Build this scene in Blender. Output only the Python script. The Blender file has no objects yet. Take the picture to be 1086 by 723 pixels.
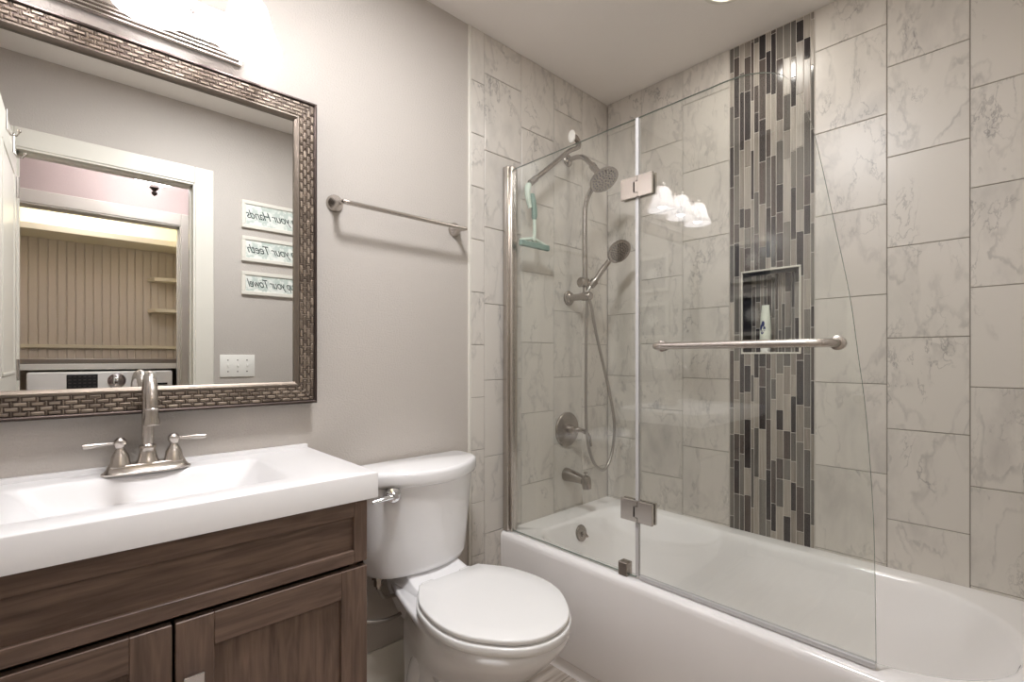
import bpy, bmesh, math, random
from mathutils import Vector, Matrix, noise
random.seed(7)
PI = math.pi
SC = bpy.context.scene
COL = SC.collection

# ------------------------------------------------------------------ camera, world, lights, exposure
F_PX = 516.47
YAW = math.radians(47.06)
cam = bpy.data.cameras.new('camera')
cam.sensor_fit = 'HORIZONTAL'; cam.sensor_width = 36.0
cam.lens = 36.0 * F_PX / 1086.0
cam.shift_y = (379.22 - 361.5) / 1086.0
cam.clip_start = 0.005
cam_o = bpy.data.objects.new('camera', cam); COL.objects.link(cam_o)
cam_o.location = (-2.0594, -1.4954, 1.146)
cam_o.rotation_euler = (PI / 2, 0, YAW - PI / 2)
SC.camera = cam_o

w = bpy.data.worlds.new('world'); SC.world = w; w.use_nodes = True
w.node_tree.nodes['Background'].inputs[0].default_value = (0.9, 0.92, 1.0, 1)
w.node_tree.nodes['Background'].inputs[1].default_value = 0.3

SC.view_settings.view_transform = 'Standard'
SC.view_settings.look = 'None'
SC.view_settings.gamma = 1.0
SC.view_settings.use_curve_mapping = False
SC.view_settings.exposure = 1.14
cy = SC.cycles
cy.use_denoising = True
cy.max_bounces = 14; cy.diffuse_bounces = 6; cy.glossy_bounces = 8
cy.transmission_bounces = 10; cy.transparent_max_bounces = 16
cy.caustics_reflective = False; cy.caustics_refractive = False
cy.sample_clamp_indirect = 6.0

P_BULB, P_CAN, P_HALL, P_CLOSET, P_FILL = 0.28, 0.9, 2.8, 5.0, 9.8

def lamp(name, kind, loc, power, color, size=0.05, rot=(0, 0, 0), spread=None):
    l = bpy.data.lights.new(name, kind); l.energy = power; l.color = color
    if kind == 'POINT': l.shadow_soft_size = size
    if kind == 'AREA':
        l.shape = 'DISK'; l.size = size
        if spread: l.spread = spread
    o = bpy.data.objects.new(name, l); COL.objects.link(o)
    o.location = loc; o.rotation_euler = rot
    return o

H = 2.44            # ceiling
FRONT_Y = -1.503    # wall with the door
LEFT_X = -2.345     # wall beside the vanity
SHADES = (-2.106, -1.906, -1.706)
SH_Y, SH_Z = -0.135, 1.935
for sx in SHADES:
    lamp('bulb_light', 'POINT', (sx, SH_Y, SH_Z + 0.035), P_BULB, (0.97, 0.97, 1.0), 0.028)
lamp('recessed_lamp', 'AREA', (-0.352, -0.768, H - 0.012), P_CAN, (1.0, 0.95, 0.88), 0.13)
lamp('added_fill_lamp', 'AREA', (-1.52, -0.76, H - 0.012), P_FILL, (0.95, 0.96, 1.0), 0.30)  # added out-of-view fill that brightens the whole bathroom, no known source there
lamp('hall_lamp', 'POINT', (-1.66, -2.12, 2.31), P_HALL, (1.0, 0.95, 0.97), 0.05)
lamp('closet_lamp', 'AREA', (-1.9, -2.86, H - 0.02), P_CLOSET, (0.94, 0.96, 1.0), 0.2)

# ------------------------------------------------------------------ materials
def srgb(r, g, b):
    f = lambda c: (c / 255 / 12.92) if c / 255 <= 0.04045 else ((c / 255 + 0.055) / 1.055) ** 2.4
    return (f(r), f(g), f(b), 1)

def mat(name, col, rough=0.5, metal=0.0, **kw):
    m = bpy.data.materials.new(name); m.use_nodes = True
    b = m.node_tree.nodes['Principled BSDF']
    b.inputs['Base Color'].default_value = col
    b.inputs['Roughness'].default_value = rough
    b.inputs['Metallic'].default_value = metal
    for k, v in kw.items():
        b.inputs[k.replace('_', ' ')].default_value = v
    return m

def nd(m, t, **kw):
    n = m.node_tree.nodes.new(t)
    for k, v in kw.items(): setattr(n, k, v)
    return n
def lk(m, a, b): m.node_tree.links.new(a, b)
def bsdf(m): return m.node_tree.nodes['Principled BSDF']

def add_bump(m, scale, strength, dist=0.002, detail=3.0, stretch=None):
    tc = nd(m, 'ShaderNodeTexCoord'); n = nd(m, 'ShaderNodeTexNoise'); bp = nd(m, 'ShaderNodeBump')
    n.inputs['Scale'].default_value = scale; n.inputs['Detail'].default_value = detail
    bp.inputs['Strength'].default_value = strength; bp.inputs['Distance'].default_value = dist
    src = tc.outputs['Object']
    if stretch:
        mp = nd(m, 'ShaderNodeMapping'); mp.inputs['Scale'].default_value = stretch
        lk(m, src, mp.inputs['Vector']); src = mp.outputs['Vector']
    lk(m, src, n.inputs['Vector']); lk(m, n.outputs['Fac'], bp.inputs['Height'])
    lk(m, bp.outputs['Normal'], bsdf(m).inputs['Normal'])
    return n

def color_noise(m, c1, c2, scale, detail=4, stretch=None, lo=0.35, hi=0.65, distort=0.0, island=False):
    tc = nd(m, 'ShaderNodeTexCoord'); n = nd(m, 'ShaderNodeTexNoise'); r = nd(m, 'ShaderNodeValToRGB')
    n.inputs['Scale'].default_value = scale; n.inputs['Detail'].default_value = detail
    n.inputs['Distortion'].default_value = distort
    r.color_ramp.elements[0].color = c1; r.color_ramp.elements[1].color = c2
    r.color_ramp.elements[0].position = lo; r.color_ramp.elements[1].position = hi
    src = tc.outputs['Object']
    if stretch:
        mp = nd(m, 'ShaderNodeMapping'); mp.inputs['Scale'].default_value = stretch
        lk(m, src, mp.inputs['Vector']); src = mp.outputs['Vector']
    if island:
        g = nd(m, 'ShaderNodeNewGeometry'); mu = nd(m, 'ShaderNodeVectorMath', operation='SCALE')
        cx = nd(m, 'ShaderNodeCombineXYZ'); ad = nd(m, 'ShaderNodeVectorMath', operation='ADD')
        for k in 'XYZ': lk(m, g.outputs['Random Per Island'], cx.inputs[k])
        lk(m, cx.outputs[0], mu.inputs[0]); mu.inputs['Scale'].default_value = 37.0
        lk(m, src, ad.inputs[0]); lk(m, mu.outputs[0], ad.inputs[1]); src = ad.outputs[0]
    lk(m, src, n.inputs['Vector']); lk(m, n.outputs['Fac'], r.inputs['Fac'])
    lk(m, r.outputs['Color'], bsdf(m).inputs['Base Color'])
    return r

M = {}
M['wall'] = mat('greige_wall_paint', srgb(188, 181, 174), 0.65); add_bump(M['wall'], 190, 0.5, 0.003, 2)
M['ceiling'] = mat('ceiling_paint', srgb(238, 233, 228), 0.8); add_bump(M['ceiling'], 170, 0.3, 0.003, 2)
M['hallwall'] = mat('hall_paint', srgb(206, 190, 186), 0.7); add_bump(M['hallwall'], 220, 0.25, 0.002, 2)
M['yellow'] = mat('cream_yellow_paint', srgb(238, 229, 192), 0.7)
M['trim'] = mat('white_trim_paint', srgb(222, 218, 208), 0.35)
M['closet'] = mat('closet_cream_paint', srgb(226, 220, 200), 0.5)
M['bead'] = mat('beadboard_paint', srgb(214, 205, 194), 0.5)
M['wood_counter'] = mat('grey_brown_counter', srgb(120, 108, 96), 0.4)
M['porcelain'] = mat('white_porcelain', srgb(246, 245, 246), 0.09, Coat_Weight=0.3, Coat_Roughness=0.03)
M['acrylic'] = mat('white_tub_enamel', srgb(250, 247, 246), 0.13, Coat_Weight=0.3, Coat_Roughness=0.05)
M['plastic'] = mat('white_seat_plastic', srgb(242, 241, 240), 0.22)
M['marble_top'] = mat('cultured_marble_white', srgb(236, 234, 234), 0.3)
M['nickel'] = mat('brushed_nickel', srgb(196, 189, 182), 0.27, 1.0)
M['nickel_dark'] = mat('satin_nickel', srgb(166, 158, 151), 0.25, 1.0)
M['chrome'] = mat('chrome', srgb(225, 225, 228), 0.06, 1.0)
M['black'] = mat('black_plastic', srgb(26, 26, 28), 0.4)
M['grey'] = mat('grey_nozzles', srgb(74, 70, 68), 0.5)
M['white'] = mat('white_plastic', srgb(236, 234, 228), 0.4)
M['teal'] = mat('teal_rubber', srgb(128, 154, 145), 0.45)
M['clearplastic'] = mat('pale_green_plastic', srgb(214, 226, 214), 0.3)
M['navy'] = mat('navy_print', srgb(44, 54, 110), 0.5)
M['bottle'] = mat('cream_bottle', srgb(232, 236, 222), 0.3)
M['mirror'] = mat('mirror_silver', (0.86, 0.87, 0.86, 1), 0.0, 1.0)
M['frame_silver'] = mat('frame_antique_silver', srgb(132, 122, 112), 0.42, 1.0)
M['frame_dark'] = mat('frame_dark_pewter', srgb(92, 82, 78), 0.36, 1.0)
M['gap'] = mat('shadow_gap_board', srgb(40, 32, 28), 0.8)
M['ink'] = mat('dark_green_ink', srgb(50, 62, 58), 0.7)
M['picture'] = mat('grey_picture_board', srgb(84, 84, 90), 0.6)
M['sign'] = mat('sign_board', srgb(196, 208, 200), 0.6)
color_noise(M['sign'], srgb(190, 200, 193), srgb(228, 230, 224), 45, 2, lo=0.42, hi=0.58)
M['seal'] = mat('translucent_seal', srgb(196, 194, 194), 0.35)
M['hose'] = mat('steel_hose', srgb(168, 162, 156), 0.34, 1.0)
nb = add_bump(M['hose'], 20, 0.0)

# woven metal: tone varies a little from strip to strip
M['weave'] = mat('woven_pewter', srgb(130, 118, 106), 0.45, 0.55)
g = nd(M['weave'], 'ShaderNodeNewGeometry'); r = nd(M['weave'], 'ShaderNodeValToRGB')
r.color_ramp.elements[0].color = srgb(94, 82, 72); r.color_ramp.elements[1].color = srgb(156, 142, 127)
lk(M['weave'], g.outputs['Random Per Island'], r.inputs['Fac']); lk(M['weave'], r.outputs['Color'], bsdf(M['weave']).inputs['Base Color'])

# dark stained wood, grain along X or Z
def wood(name, stretch):
    m = mat(name, srgb(86, 68, 58), 0.38)
    r = color_noise(m, srgb(88, 71, 62), srgb(130, 108, 95), 9, 6, stretch, 0.3, 0.72, 0.6, island=True)
    return m
M['wood_x'] = wood('espresso_wood_rail', (0.8, 9, 9))
M['wood_z'] = wood('espresso_wood_stile', (9, 9, 0.8))
M['floor'] = mat('plank_tile', srgb(176, 166, 156), 0.45)
color_noise(M['floor'], srgb(146, 134, 122), srgb(200, 190, 180), 7, 5, (0.7, 7, 1), 0.3, 0.7, island=True)
M['grout'] = mat('tile_grout', srgb(216, 209, 201), 0.8)
M['grout_dark'] = mat('marble_grout', srgb(158, 150, 142), 0.8)

# marble: soft clouds and thin veins, shifted from tile to tile
def marble(name):
    m = mat(name, srgb(214, 208, 200), 0.33)
    tc = nd(m, 'ShaderNodeTexCoord'); g = nd(m, 'ShaderNodeNewGeometry')
    cx = nd(m, 'ShaderNodeCombineXYZ'); sc = nd(m, 'ShaderNodeVectorMath', operation='SCALE'); ad = nd(m, 'ShaderNodeVectorMath', operation='ADD')
    for k in 'XYZ': lk(m, g.outputs['Random Per Island'], cx.inputs[k])
    lk(m, cx.outputs[0], sc.inputs[0]); sc.inputs['Scale'].default_value = 61.0
    lk(m, tc.outputs['Object'], ad.inputs[0]); lk(m, sc.outputs[0], ad.inputs[1])
    rot = nd(m, 'ShaderNodeMapping'); rot.inputs['Rotation'].default_value = (0.7, 0.55, 0.6); rot.inputs['Scale'].default_value = (1.0, 1.15, 0.55)
    lk(m, ad.outputs[0], rot.inputs['Vector'])
    def noise_(scale, detail, rough, dist):
        n = nd(m, 'ShaderNodeTexNoise'); n.inputs['Scale'].default_value = scale; n.inputs['Detail'].default_value = detail
        n.inputs['Roughness'].default_value = rough; n.inputs['Distortion'].default_value = dist
        lk(m, rot.outputs['Vector'], n.inputs['Vector']); return n.outputs['Fac']
    def ramp(src, pts):
        r = nd(m, 'ShaderNodeValToRGB'); e = r.color_ramp.elements
        while len(e) < len(pts): e.new(0.5)
        for i, (p, v) in enumerate(pts): e[i].position = p; e[i].color = (v, v, v, 1)
        lk(m, src, r.inputs['Fac']); return r.outputs['Color']
    def mul(a, b):
        x = nd(m, 'ShaderNodeMath', operation='MULTIPLY'); lk(m, a, x.inputs[0])
        if isinstance(b, float): x.inputs[1].default_value = b
        else: lk(m, b, x.inputs[1])
        return x.outputs[0]
    vein = ramp(noise_(5.0, 5, 0.55, 0.25), [(0.478, 0), (0.497, 1), (0.503, 1), (0.524, 0)])
    vein2 = ramp(noise_(12.0, 5, 0.6, 0.3), [(0.482, 0), (0.5, 1), (0.518, 0)])
    mask = ramp(noise_(5.0, 2, 0.5, 0.3), [(0.46, 0), (0.64, 1)])
    mask2 = ramp(noise_(7.0, 2, 0.5, 0.2), [(0.50, 0), (0.66, 1)])
    cloud = ramp(noise_(8.0, 6, 0.6, 0.4), [(0.42, 0), (0.68, 1)])
    a = mul(mul(vein, mask), 0.72); b = mul(mul(vein2, mask2), 0.55); c = mul(mul(cloud, mask), 0.33)
    s1 = nd(m, 'ShaderNodeMath', operation='ADD'); lk(m, a, s1.inputs[0]); lk(m, b, s1.inputs[1])
    s2 = nd(m, 'ShaderNodeMath', operation='ADD', use_clamp=True); lk(m, s1.outputs[0], s2.inputs[0]); lk(m, c, s2.inputs[1])
    mx = nd(m, 'ShaderNodeMix', data_type='RGBA')
    mx.inputs[6].default_value = srgb(212, 206, 198); mx.inputs[7].default_value = srgb(118, 114, 112)
    lk(m, s2.outputs[0], mx.inputs[0]); lk(m, mx.outputs[2], bsdf(m).inputs['Base Color'])
    return m
M['marble'] = marble('marble_tile')

MOS = []
for i, (c1, c2, ro) in enumerate((((46, 42, 43), (60, 55, 55), 0.1), ((76, 68, 65), (94, 85, 80), 0.12), ((112, 107, 101), (128, 123, 116), 0.12),
                                  ((148, 140, 130), (178, 169, 158), 0.3), ((92, 88, 84), (106, 102, 97), 0.1), ((124, 116, 107), (156, 147, 137), 0.28))):
    m = mat('mosaic_strip_%s' % 'abcdef'[i], srgb(*c1), ro)
    color_noise(m, srgb(*c1), srgb(*c2), 30, 4, (6, 6, 0.25), 0.3, 0.7, island=True)
    MOS.append(m)

# clear glass: see-through with a Fresnel reflection on every face
def glass_mat(name, tint, edge=None):
    m = bpy.data.materials.new(name); m.use_nodes = True
    nt = m.node_tree; nt.nodes.clear()
    o = nt.nodes.new('ShaderNodeOutputMaterial'); t = nt.nodes.new('ShaderNodeBsdfTransparent'); gl = nt.nodes.new('ShaderNodeBsdfGlossy')
    f = nt.nodes.new('ShaderNodeFresnel'); mx = nt.nodes.new('ShaderNodeMixShader')
    t.inputs[0].default_value = tint; gl.inputs['Roughness'].default_value = 0.0; f.inputs['IOR'].default_value = 1.5
    gl.inputs[0].default_value = (1, 1, 1, 1)
    ge = nt.nodes.new('ShaderNodeNewGeometry'); mr = nt.nodes.new('ShaderNodeMapRange')   # the same index of refraction seen from either side of a face
    mr.inputs['To Min'].default_value = 1.62; mr.inputs['To Max'].default_value = 1 / 1.62
    nt.links.new(ge.outputs['Backfacing'], mr.inputs['Value']); nt.links.new(mr.outputs[0], f.inputs['IOR'])
    nt.links.new(f.outputs[0], mx.inputs[0]); nt.links.new(t.outputs[0], mx.inputs[1]); nt.links.new(gl.outputs[0], mx.inputs[2])
    nt.links.new(mx.outputs[0], o.inputs[0]); return m
M['glass'] = glass_mat('clear_glass', (0.975, 0.985, 0.975, 1))
M['glass_edge'] = mat('glass_edge_green', srgb(120, 134, 126), 0.15)

def emis(name, col, strength):
    m = mat(name, col, 0.4); b = bsdf(m)
    b.inputs['Emission Color'].default_value = col; b.inputs['Emission Strength'].default_value = strength
    return m
# frosted alabaster shade, lit from within
M['shade'] = emis('lit_alabaster_glass', (0.96, 0.965, 1.0, 1), 0.95)
rr = color_noise(M['shade'], srgb(238, 236, 240), srgb(252, 252, 255), 14, 5, None, 0.35, 0.65, 1.2)
lk(M['shade'], rr.outputs['Color'], bsdf(M['shade']).inputs['Emission Color'])
tr = nd(M['shade'], 'ShaderNodeBsdfTranslucent'); mxs = nd(M['shade'], 'ShaderNodeMixShader'); mxs.inputs[0].default_value = 0.55
tr.inputs[0].default_value = (0.95, 0.92, 0.9, 1)
so = M['shade'].node_tree.nodes['Material Output']
lk(M['shade'], bsdf(M['shade']).outputs[0], mxs.inputs[1]); lk(M['shade'], tr.outputs[0], mxs.inputs[2]); lk(M['shade'], mxs.outputs[0], so.inputs[0])
M['bulb'] = emis('lit_bulb', (1, 0.95, 0.88, 1), 12.0)
M['lens'] = emis('lit_recessed_lens', (1, 0.94, 0.82, 1), 6.0)
M['halldish'] = emis('lit_hall_dish', (0.97, 0.95, 1.0, 1), 7.0)

# ------------------------------------------------------------------ mesh helpers (world coordinates in, one object out)
BASE = {}
class MB:
    def __init__(s): s.v = []; s.f = []; s.mi = []; s.cur = 0
    def add(s, vs, fs):
        n = len(s.v); s.v += [tuple(p) for p in vs]; s.f += [[n + i for i in f] for f in fs]; s.mi += [s.cur] * len(fs)
    def box(s, x0, x1, y0, y1, z0, z1, bev=0.0, seg=1):
        bm = bmesh.new(); bmesh.ops.create_cube(bm, size=1)
        for v in bm.verts:
            v.co = ((x0 + x1) / 2 + v.co.x * (x1 - x0), (y0 + y1) / 2 + v.co.y * (y1 - y0), (z0 + z1) / 2 + v.co.z * (z1 - z0))
        if bev > 0: bmesh.ops.bevel(bm, geom=bm.edges[:], offset=bev, segments=seg, profile=0.5, affect='EDGES')
        s.bm(bm); return s
    def bm(s, bm, mx=None):
        bm.verts.index_update()
        vs = [(mx @ v.co if mx else v.co.copy()) for v in bm.verts]
        s.add(vs, [[v.index for v in f.verts] for f in bm.faces]); bm.free(); return s
    def loft(s, loops, cap0=True, cap1=True, closed=True):
        n = len(loops[0]); vs = [p for l in loops for p in l]; fs = []
        for i in range(len(loops) - 1):
            for j in range(n if closed else n - 1):
                k = (j + 1) % n
                fs.append([i * n + j, i * n + k, (i + 1) * n + k, (i + 1) * n + j])
        if cap0: fs.append(list(range(n))[::-1])
        if cap1: fs.append([(len(loops) - 1) * n + j for j in range(n)])
        s.add(vs, fs); return s
    def tube(s, pts, rad, n=14, cap=True):
        pts = [Vector(p) for p in pts]
        rads = rad if isinstance(rad, (list, tuple)) else [rad] * len(pts)
        loops = []; up = None
        for i, p in enumerate(pts):
            if i == 0: t = pts[1] - p
            elif i == len(pts) - 1: t = p - pts[i - 1]
            else: t = (pts[i + 1] - p).normalized() + (p - pts[i - 1]).normalized()
            t.normalize()
            if up is None:
                up = Vector((0, 0, 1)) if abs(t.z) < 0.9 else Vector((1, 0, 0))
            a = (up - t * up.dot(t)).normalized(); b = t.cross(a); up = a
            loops.append([p + (a * math.cos(2 * PI * j / n) + b * math.sin(2 * PI * j / n)) * rads[i] for j in range(n)])
        return s.loft(loops, cap, cap)
    def lathe(s, origin, axis, prof, n=32, cap=True):
        o = Vector(origin); ax = Vector(axis).normalized()
        a = ax.orthogonal().normalized(); b = ax.cross(a)
        loops = [[o + ax * h + (a * math.cos(2 * PI * j / n) + b * math.sin(2 * PI * j / n)) * max(r, 1e-5) for j in range(n)] for r, h in prof]
        return s.loft(loops, cap, cap)
    def build(s, name, material, parent=None, smooth=35, recalc=True):
        me = bpy.data.meshes.new(name)
        b = BASE.get(parent.name, Vector((0, 0, 0))) if parent else Vector((0, 0, 0))
        me.from_pydata([(p[0] - b.x, p[1] - b.y, p[2] - b.z) for p in s.v], [], s.f)
        mats = material if isinstance(material, list) else [material]
        for m in mats: me.materials.append(m)
        if len(mats) > 1:
            for p, i in zip(me.polygons, s.mi): p.material_index = i
        if recalc:
            bm = bmesh.new(); bm.from_mesh(me); bmesh.ops.recalc_face_normals(bm, faces=bm.faces[:]); bm.to_mesh(me); bm.free()
        if smooth:
            me.shade_smooth(); me.set_sharp_from_angle(angle=math.radians(smooth))
        o = bpy.data.objects.new(name, me); COL.objects.link(o)
        if parent: o.parent = parent; BASE[o.name] = b
        return o

def tag(o, label, cat, group=None, kind=None):
    o['label'] = label; o['category'] = cat
    if group: o['group'] = group
    if kind: o['kind'] = kind
    return o
def thing(name, loc, label, cat, group=None):
    o = bpy.data.objects.new(name, None); COL.objects.link(o); o.location = loc
    o.empty_display_size = 0.05
    BASE[o.name] = Vector(loc); return tag(o, label, cat, group)
def struct(o, label=None, cat=None):
    o['kind'] = 'structure'
    if label: o['label'] = label
    if cat: o['category'] = cat
    return o
def copy_thing(o, offset, label):
    """a copy of a thing with copies of its parts and sub-parts"""
    c = o.copy(); COL.objects.link(c); c.location = o.location + Vector(offset); c['label'] = label
    for ch in o.children:
        d = ch.copy(); COL.objects.link(d); d.parent = c
        for gg in ch.children:
            e = gg.copy(); COL.objects.link(e); e.parent = d
    return c

def rloop(x0, x1, y0, y1, z, r, k=6, m=6):
    """rounded rectangle loop, counter-clockwise from the x1,y0 side; r may be 4 radii (x1y0, x1y1, x0y1, x0y0)"""
    R = r if isinstance(r, (list, tuple)) else (r,) * 4
    cs = [((x1 - R[0], y0 + R[0]), -PI / 2, R[0]), ((x1 - R[1], y1 - R[1]), 0, R[1]), ((x0 + R[2], y1 - R[2]), PI / 2, R[2]), ((x0 + R[3], y0 + R[3]), PI, R[3])]
    arcs = [[Vector((c[0] + rr * math.cos(a0 + PI / 2 * i / k), c[1] + rr * math.sin(a0 + PI / 2 * i / k), z)) for i in range(k + 1)] for c, a0, rr in cs]
    out = []
    for i in range(4):
        out += arcs[i]
        a, b = arcs[i][-1], arcs[(i + 1) % 4][0]
        out += [a.lerp(b, j / m) for j in range(1, m)]
    return out
def smoothpts(pts, n=8):
    """Catmull-Rom through the points"""
    P = [Vector(p) for p in pts]; P = [P[0] * 2 - P[1]] + P + [P[-1] * 2 - P[-2]]; out = []
    for i in range(1, len(P) - 2):
        for j in range(n):
            t = j / n; a, b, c, d = P[i - 1], P[i], P[i + 1], P[i + 2]
            out.append(0.5 * ((2 * b) + (c - a) * t + (2 * a - 5 * b + 4 * c - d) * t * t + (3 * b - a - 3 * c + d) * t ** 3))
    out.append(P[-2]); return out

# ================================================================== ROOM
TP, TW = 0.3063, 0.2045     # tile pitch up and across
RIM = 0.436
CLF, CLB = -2.52, -3.22     # laundry closet front and back wall
DX0, DX1 = -2.195, -1.553   # bathroom door opening
DZ = 2.035

# floor of planks
b = MB(); b.box(-3.4, 0.2, -3.4, 0.1, -0.06, -0.004)
fl = struct(b.build('floor', M['grout'], None, 0), 'pale grey-brown wood-look plank tile floor', 'floor')
b = MB(); y = -3.35; row = 0
while y < 0.05:
    x = -3.4 + (row * 0.37) % 0.9 - 0.9
    while x < 0.1:
        xa, xb = max(x, -3.38), min(x + 0.897, 0.1)
        if xb - xa > 0.02: b.box(xa, xb, y, min(y + 0.148, 0.05), -0.01, 0.0, 0.001)
        x += 0.9
    y += 0.15; row += 1
b.build('plank', M['floor'], fl, 0)

b = MB(); b.box(-3.4, 0.2, -3.4, 0.2, H, H + 0.06)
struct(b.build('ceiling', M['ceiling'], None, 0), 'textured greige ceiling', 'ceiling')

# back wall (mirror, towel bar, shower fittings)
b = MB(); b.box(LEFT_X - 0.1, -0.885, 0.006, 0.12, 0, H); b.box(-0.885, 0.12, 0.012, 0.12, 0, H)
wb = struct(b.build('wall_back', M['wall'], None, 0), 'greige orange-peel wall behind the vanity and toilet with tiled shower end', 'wall')
def tile_cols(b, cols, fixed, phase, z0, z1, axis, thick=0.011, gap=0.0012, period=TP, holes=None):
    """tiles in vertical columns; axis 'x' lies on y=0, axis 'y' lies on x=0"""
    for (a0, a1), ph in zip(cols, phase):
        zs = [z0]; k = ph
        while k > z0 + 0.012: k -= period
        k += period
        while k < z1 - 0.012: zs.append(k); k += period
        zs.append(z1)
        for za, zb in zip(zs[:-1], zs[1:]):
            if zb - za < 0.006: continue
            if axis == 'x': b.box(a0 + gap, a1 - gap, 0.0, thick, za + gap, zb - gap, 0.0012)
            else: b.box(0.0, thick, a0 + gap, a1 - gap, za + gap, zb - gap, 0.0012)
PA, PB = 2.281, 2.131
b = MB()
tile_cols(b, [(-0.8835, -0.817)], 0, [2.231], 0.0, H, 'x', period=0.2068)
tile_cols(b, [(-0.817, -0.613), (-0.613, -0.4065), (-0.4065, -0.2045), (-0.2045, 0.0)], 0, [PA, PB, PA, PB], 0.0, H, 'x')
b.build('marble_tile', M['marble'], wb, 0)
b = MB(); b.box(-0.885, 0.0, 0.0035, 0.0125, 0, H); b.build('grout', M['grout_dark'], wb, 0)
b = MB(); b.box(-0.8970, -0.8845, -0.002, 0.012, 0, H, 0.002); o = b.build('edge_trim', M['trim'], wb); o['label'] = 'white vertical edge strip of the shower tile'

# right wall (long tub wall)
MY0, MY1 = -0.937, -0.620
NZ0, NZ1, NY0, NY1, ND = 1.168, 1.492, -0.884, -0.676, 0.09
b = MB()
b.box(0.011, 0.14, -1.62, 0.0, 0, NZ0); b.box(0.011, 0.14, -1.62, 0.0, NZ1, H)
b.box(0.011, 0.14, -1.62, NY0, NZ0, NZ1); b.box(0.011, 0.14, NY1, 0.0, NZ0, NZ1); b.box(ND + 0.006, 0.14, NY0, NY1, NZ0, NZ1)
wr = struct(b.build('wall_right', M['grout_dark'], None, 0), 'marble tiled long wall of the tub alcove with mosaic strip and niche', 'wall')
b = MB()
tile_cols(b, [(-0.198, 0.0), (-0.4115, -0.198), (MY1, -0.4115)], 0, [PA, PB, PA], 0.0, H, 'y')
tile_cols(b, [(-1.152, MY0), (-1.3585, -1.152), (FRONT_Y, -1.3585)], 0, [PA, PB, PA], 0.0, H, 'y')
b.build('marble_tile', M['marble'], wr, 0)
b = MB(); b.box(0.0035, 0.012, FRONT_Y, MY0, 0, H); b.box(0.0035, 0.012, MY1, 0, 0, H); b.build('grout', M['grout_dark'], wr, 0)

def clip_strip(b, x0, x1, ya, yb, za, zb, holes):
    """mosaic strip with the niche cut out of it"""
    rects = [(ya, yb, za, zb)]
    for (hy0, hy1, hz0, hz1) in holes:
        out = []
        for (a, c, d, e) in rects:
            if c <= hy0 or a >= hy1 or e <= hz0 or d >= hz1: out.append((a, c, d, e)); continue
            if d < hz0: out.append((a, c, d, hz0))
            if e > hz1: out.append((a, c, hz1, e))
            m0, m1 = max(d, hz0), min(e, hz1)
            if a < hy0: out.append((a, hy0, m0, m1))
            if c > hy1: out.append((hy1, c, m0, m1))
        rects = out
    for (a, c, d, e) in rects:
        if c - a > 0.003 and e - d > 0.004: b.box(x0, x1, a, c, d, e, 0.0008)
rng = random.Random(21)
def mosaic(b, ya, yb, za, zb, x0, x1, holes=()):
    y = ya
    last = None
    widths = []
    while y < yb - 0.006:
        wdt = rng.choice((0.0125, 0.0125, 0.019, 0.026, 0.023)); wdt = min(wdt, yb - y)
        if yb - y - wdt < 0.008: wdt = yb - y
        z = za - rng.uniform(0, 0.12)
        while z < zb:
            ln = rng.choice((0.08, 0.11, 0.14, 0.17, 0.2, 0.24))
            i = rng.choices(range(6), (6, 3, 3, 4, 3, 3))[0]
            if i == last: i = (i + 1) % 6
            last = i; b.cur = i
            z0, z1 = max(z, za), min(z + ln, zb)
            if z1 - z0 > 0.006: clip_strip(b, x0, x1, y + 0.0012, y + wdt - 0.0012, z0 + 0.0012, z1 - 0.0012, holes)
            z += ln
        y += wdt
    b.cur = 0
b = MB(); mosaic(b, MY0 + 0.002, MY1 - 0.002, 0.40, H - 0.003, 0.0, 0.009, [(NY0, NY1, NZ0, NZ1)])
mosaic(b, NY0 + 0.001, NY1 - 0.001, NZ0, NZ1, ND, ND + 0.006)
o = b.build('mosaic_strip', MOS, wr, 0); o['label'] = 'band of narrow grey and brown glass and stone mosaic strips'
b = MB()
for z0, z1, y0, y1 in ((0.40, NZ0, MY0, MY1), (NZ1, H, MY0, MY1), (NZ0, NZ1, MY0, NY0), (NZ0, NZ1, NY1, MY1)): b.box(0.002, 0.0115, y0, y1, z0, z1)
b.box(ND + 0.002, ND + 0.0065, NY0, NY1, NZ0, NZ1)
b.build('grout', M['grout'], wr, 0)
b = MB()   # niche lining and its pale edge
t = 0.007
for (y0, y1, z0, z1) in ((NY0 - t, NY1 + t, NZ1, NZ1 + t), (NY0 - t, NY1 + t, NZ0 - t, NZ0), (NY0 - t, NY0, NZ0, NZ1), (NY1, NY1 + t, NZ0, NZ1)):
    b.box(-0.004, ND, y0, y1, z0, z1, 0.0015)
o = b.build('niche_trim', M['trim'], wr); o['label'] = 'pale edging round the recessed niche'

# front wall with the door opening, left wall
b = MB()
b.box(LEFT_X - 0.1, DX0 - 0.012, FRONT_Y - 0.115, FRONT_Y, 0, H); b.box(DX1 + 0.012, 0.12, FRONT_Y - 0.115, FRONT_Y, 0, H)
b.box(DX0 - 0.012, DX1 + 0.012, FRONT_Y - 0.115, FRONT_Y, DZ + 0.012, H)
wf = struct(b.build('wall_front', M['wall'], None, 0), 'greige wall with the doorway to the hall', 'wall')
b = MB(); tile_cols(b, [(-0.8835, -0.613), (-0.613, -0.4065), (-0.4065, -0.2045), (-0.2045, 0.0)], 0, [PA, PB, PA, PB], 0.0, H, 'x')
b.v = [(p[0], FRONT_Y - p[1] + 0.008, p[2]) for p in b.v]
b.build('marble_tile', M['marble'], wf, 0)
b = MB(); b.box(LEFT_X - 0.1, LEFT_X, FRONT_Y - 0.1, 0.1, 0, H)
struct(b.build('wall_left', M['wall'], None, 0), 'greige wall beside the vanity', 'wall')

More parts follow.
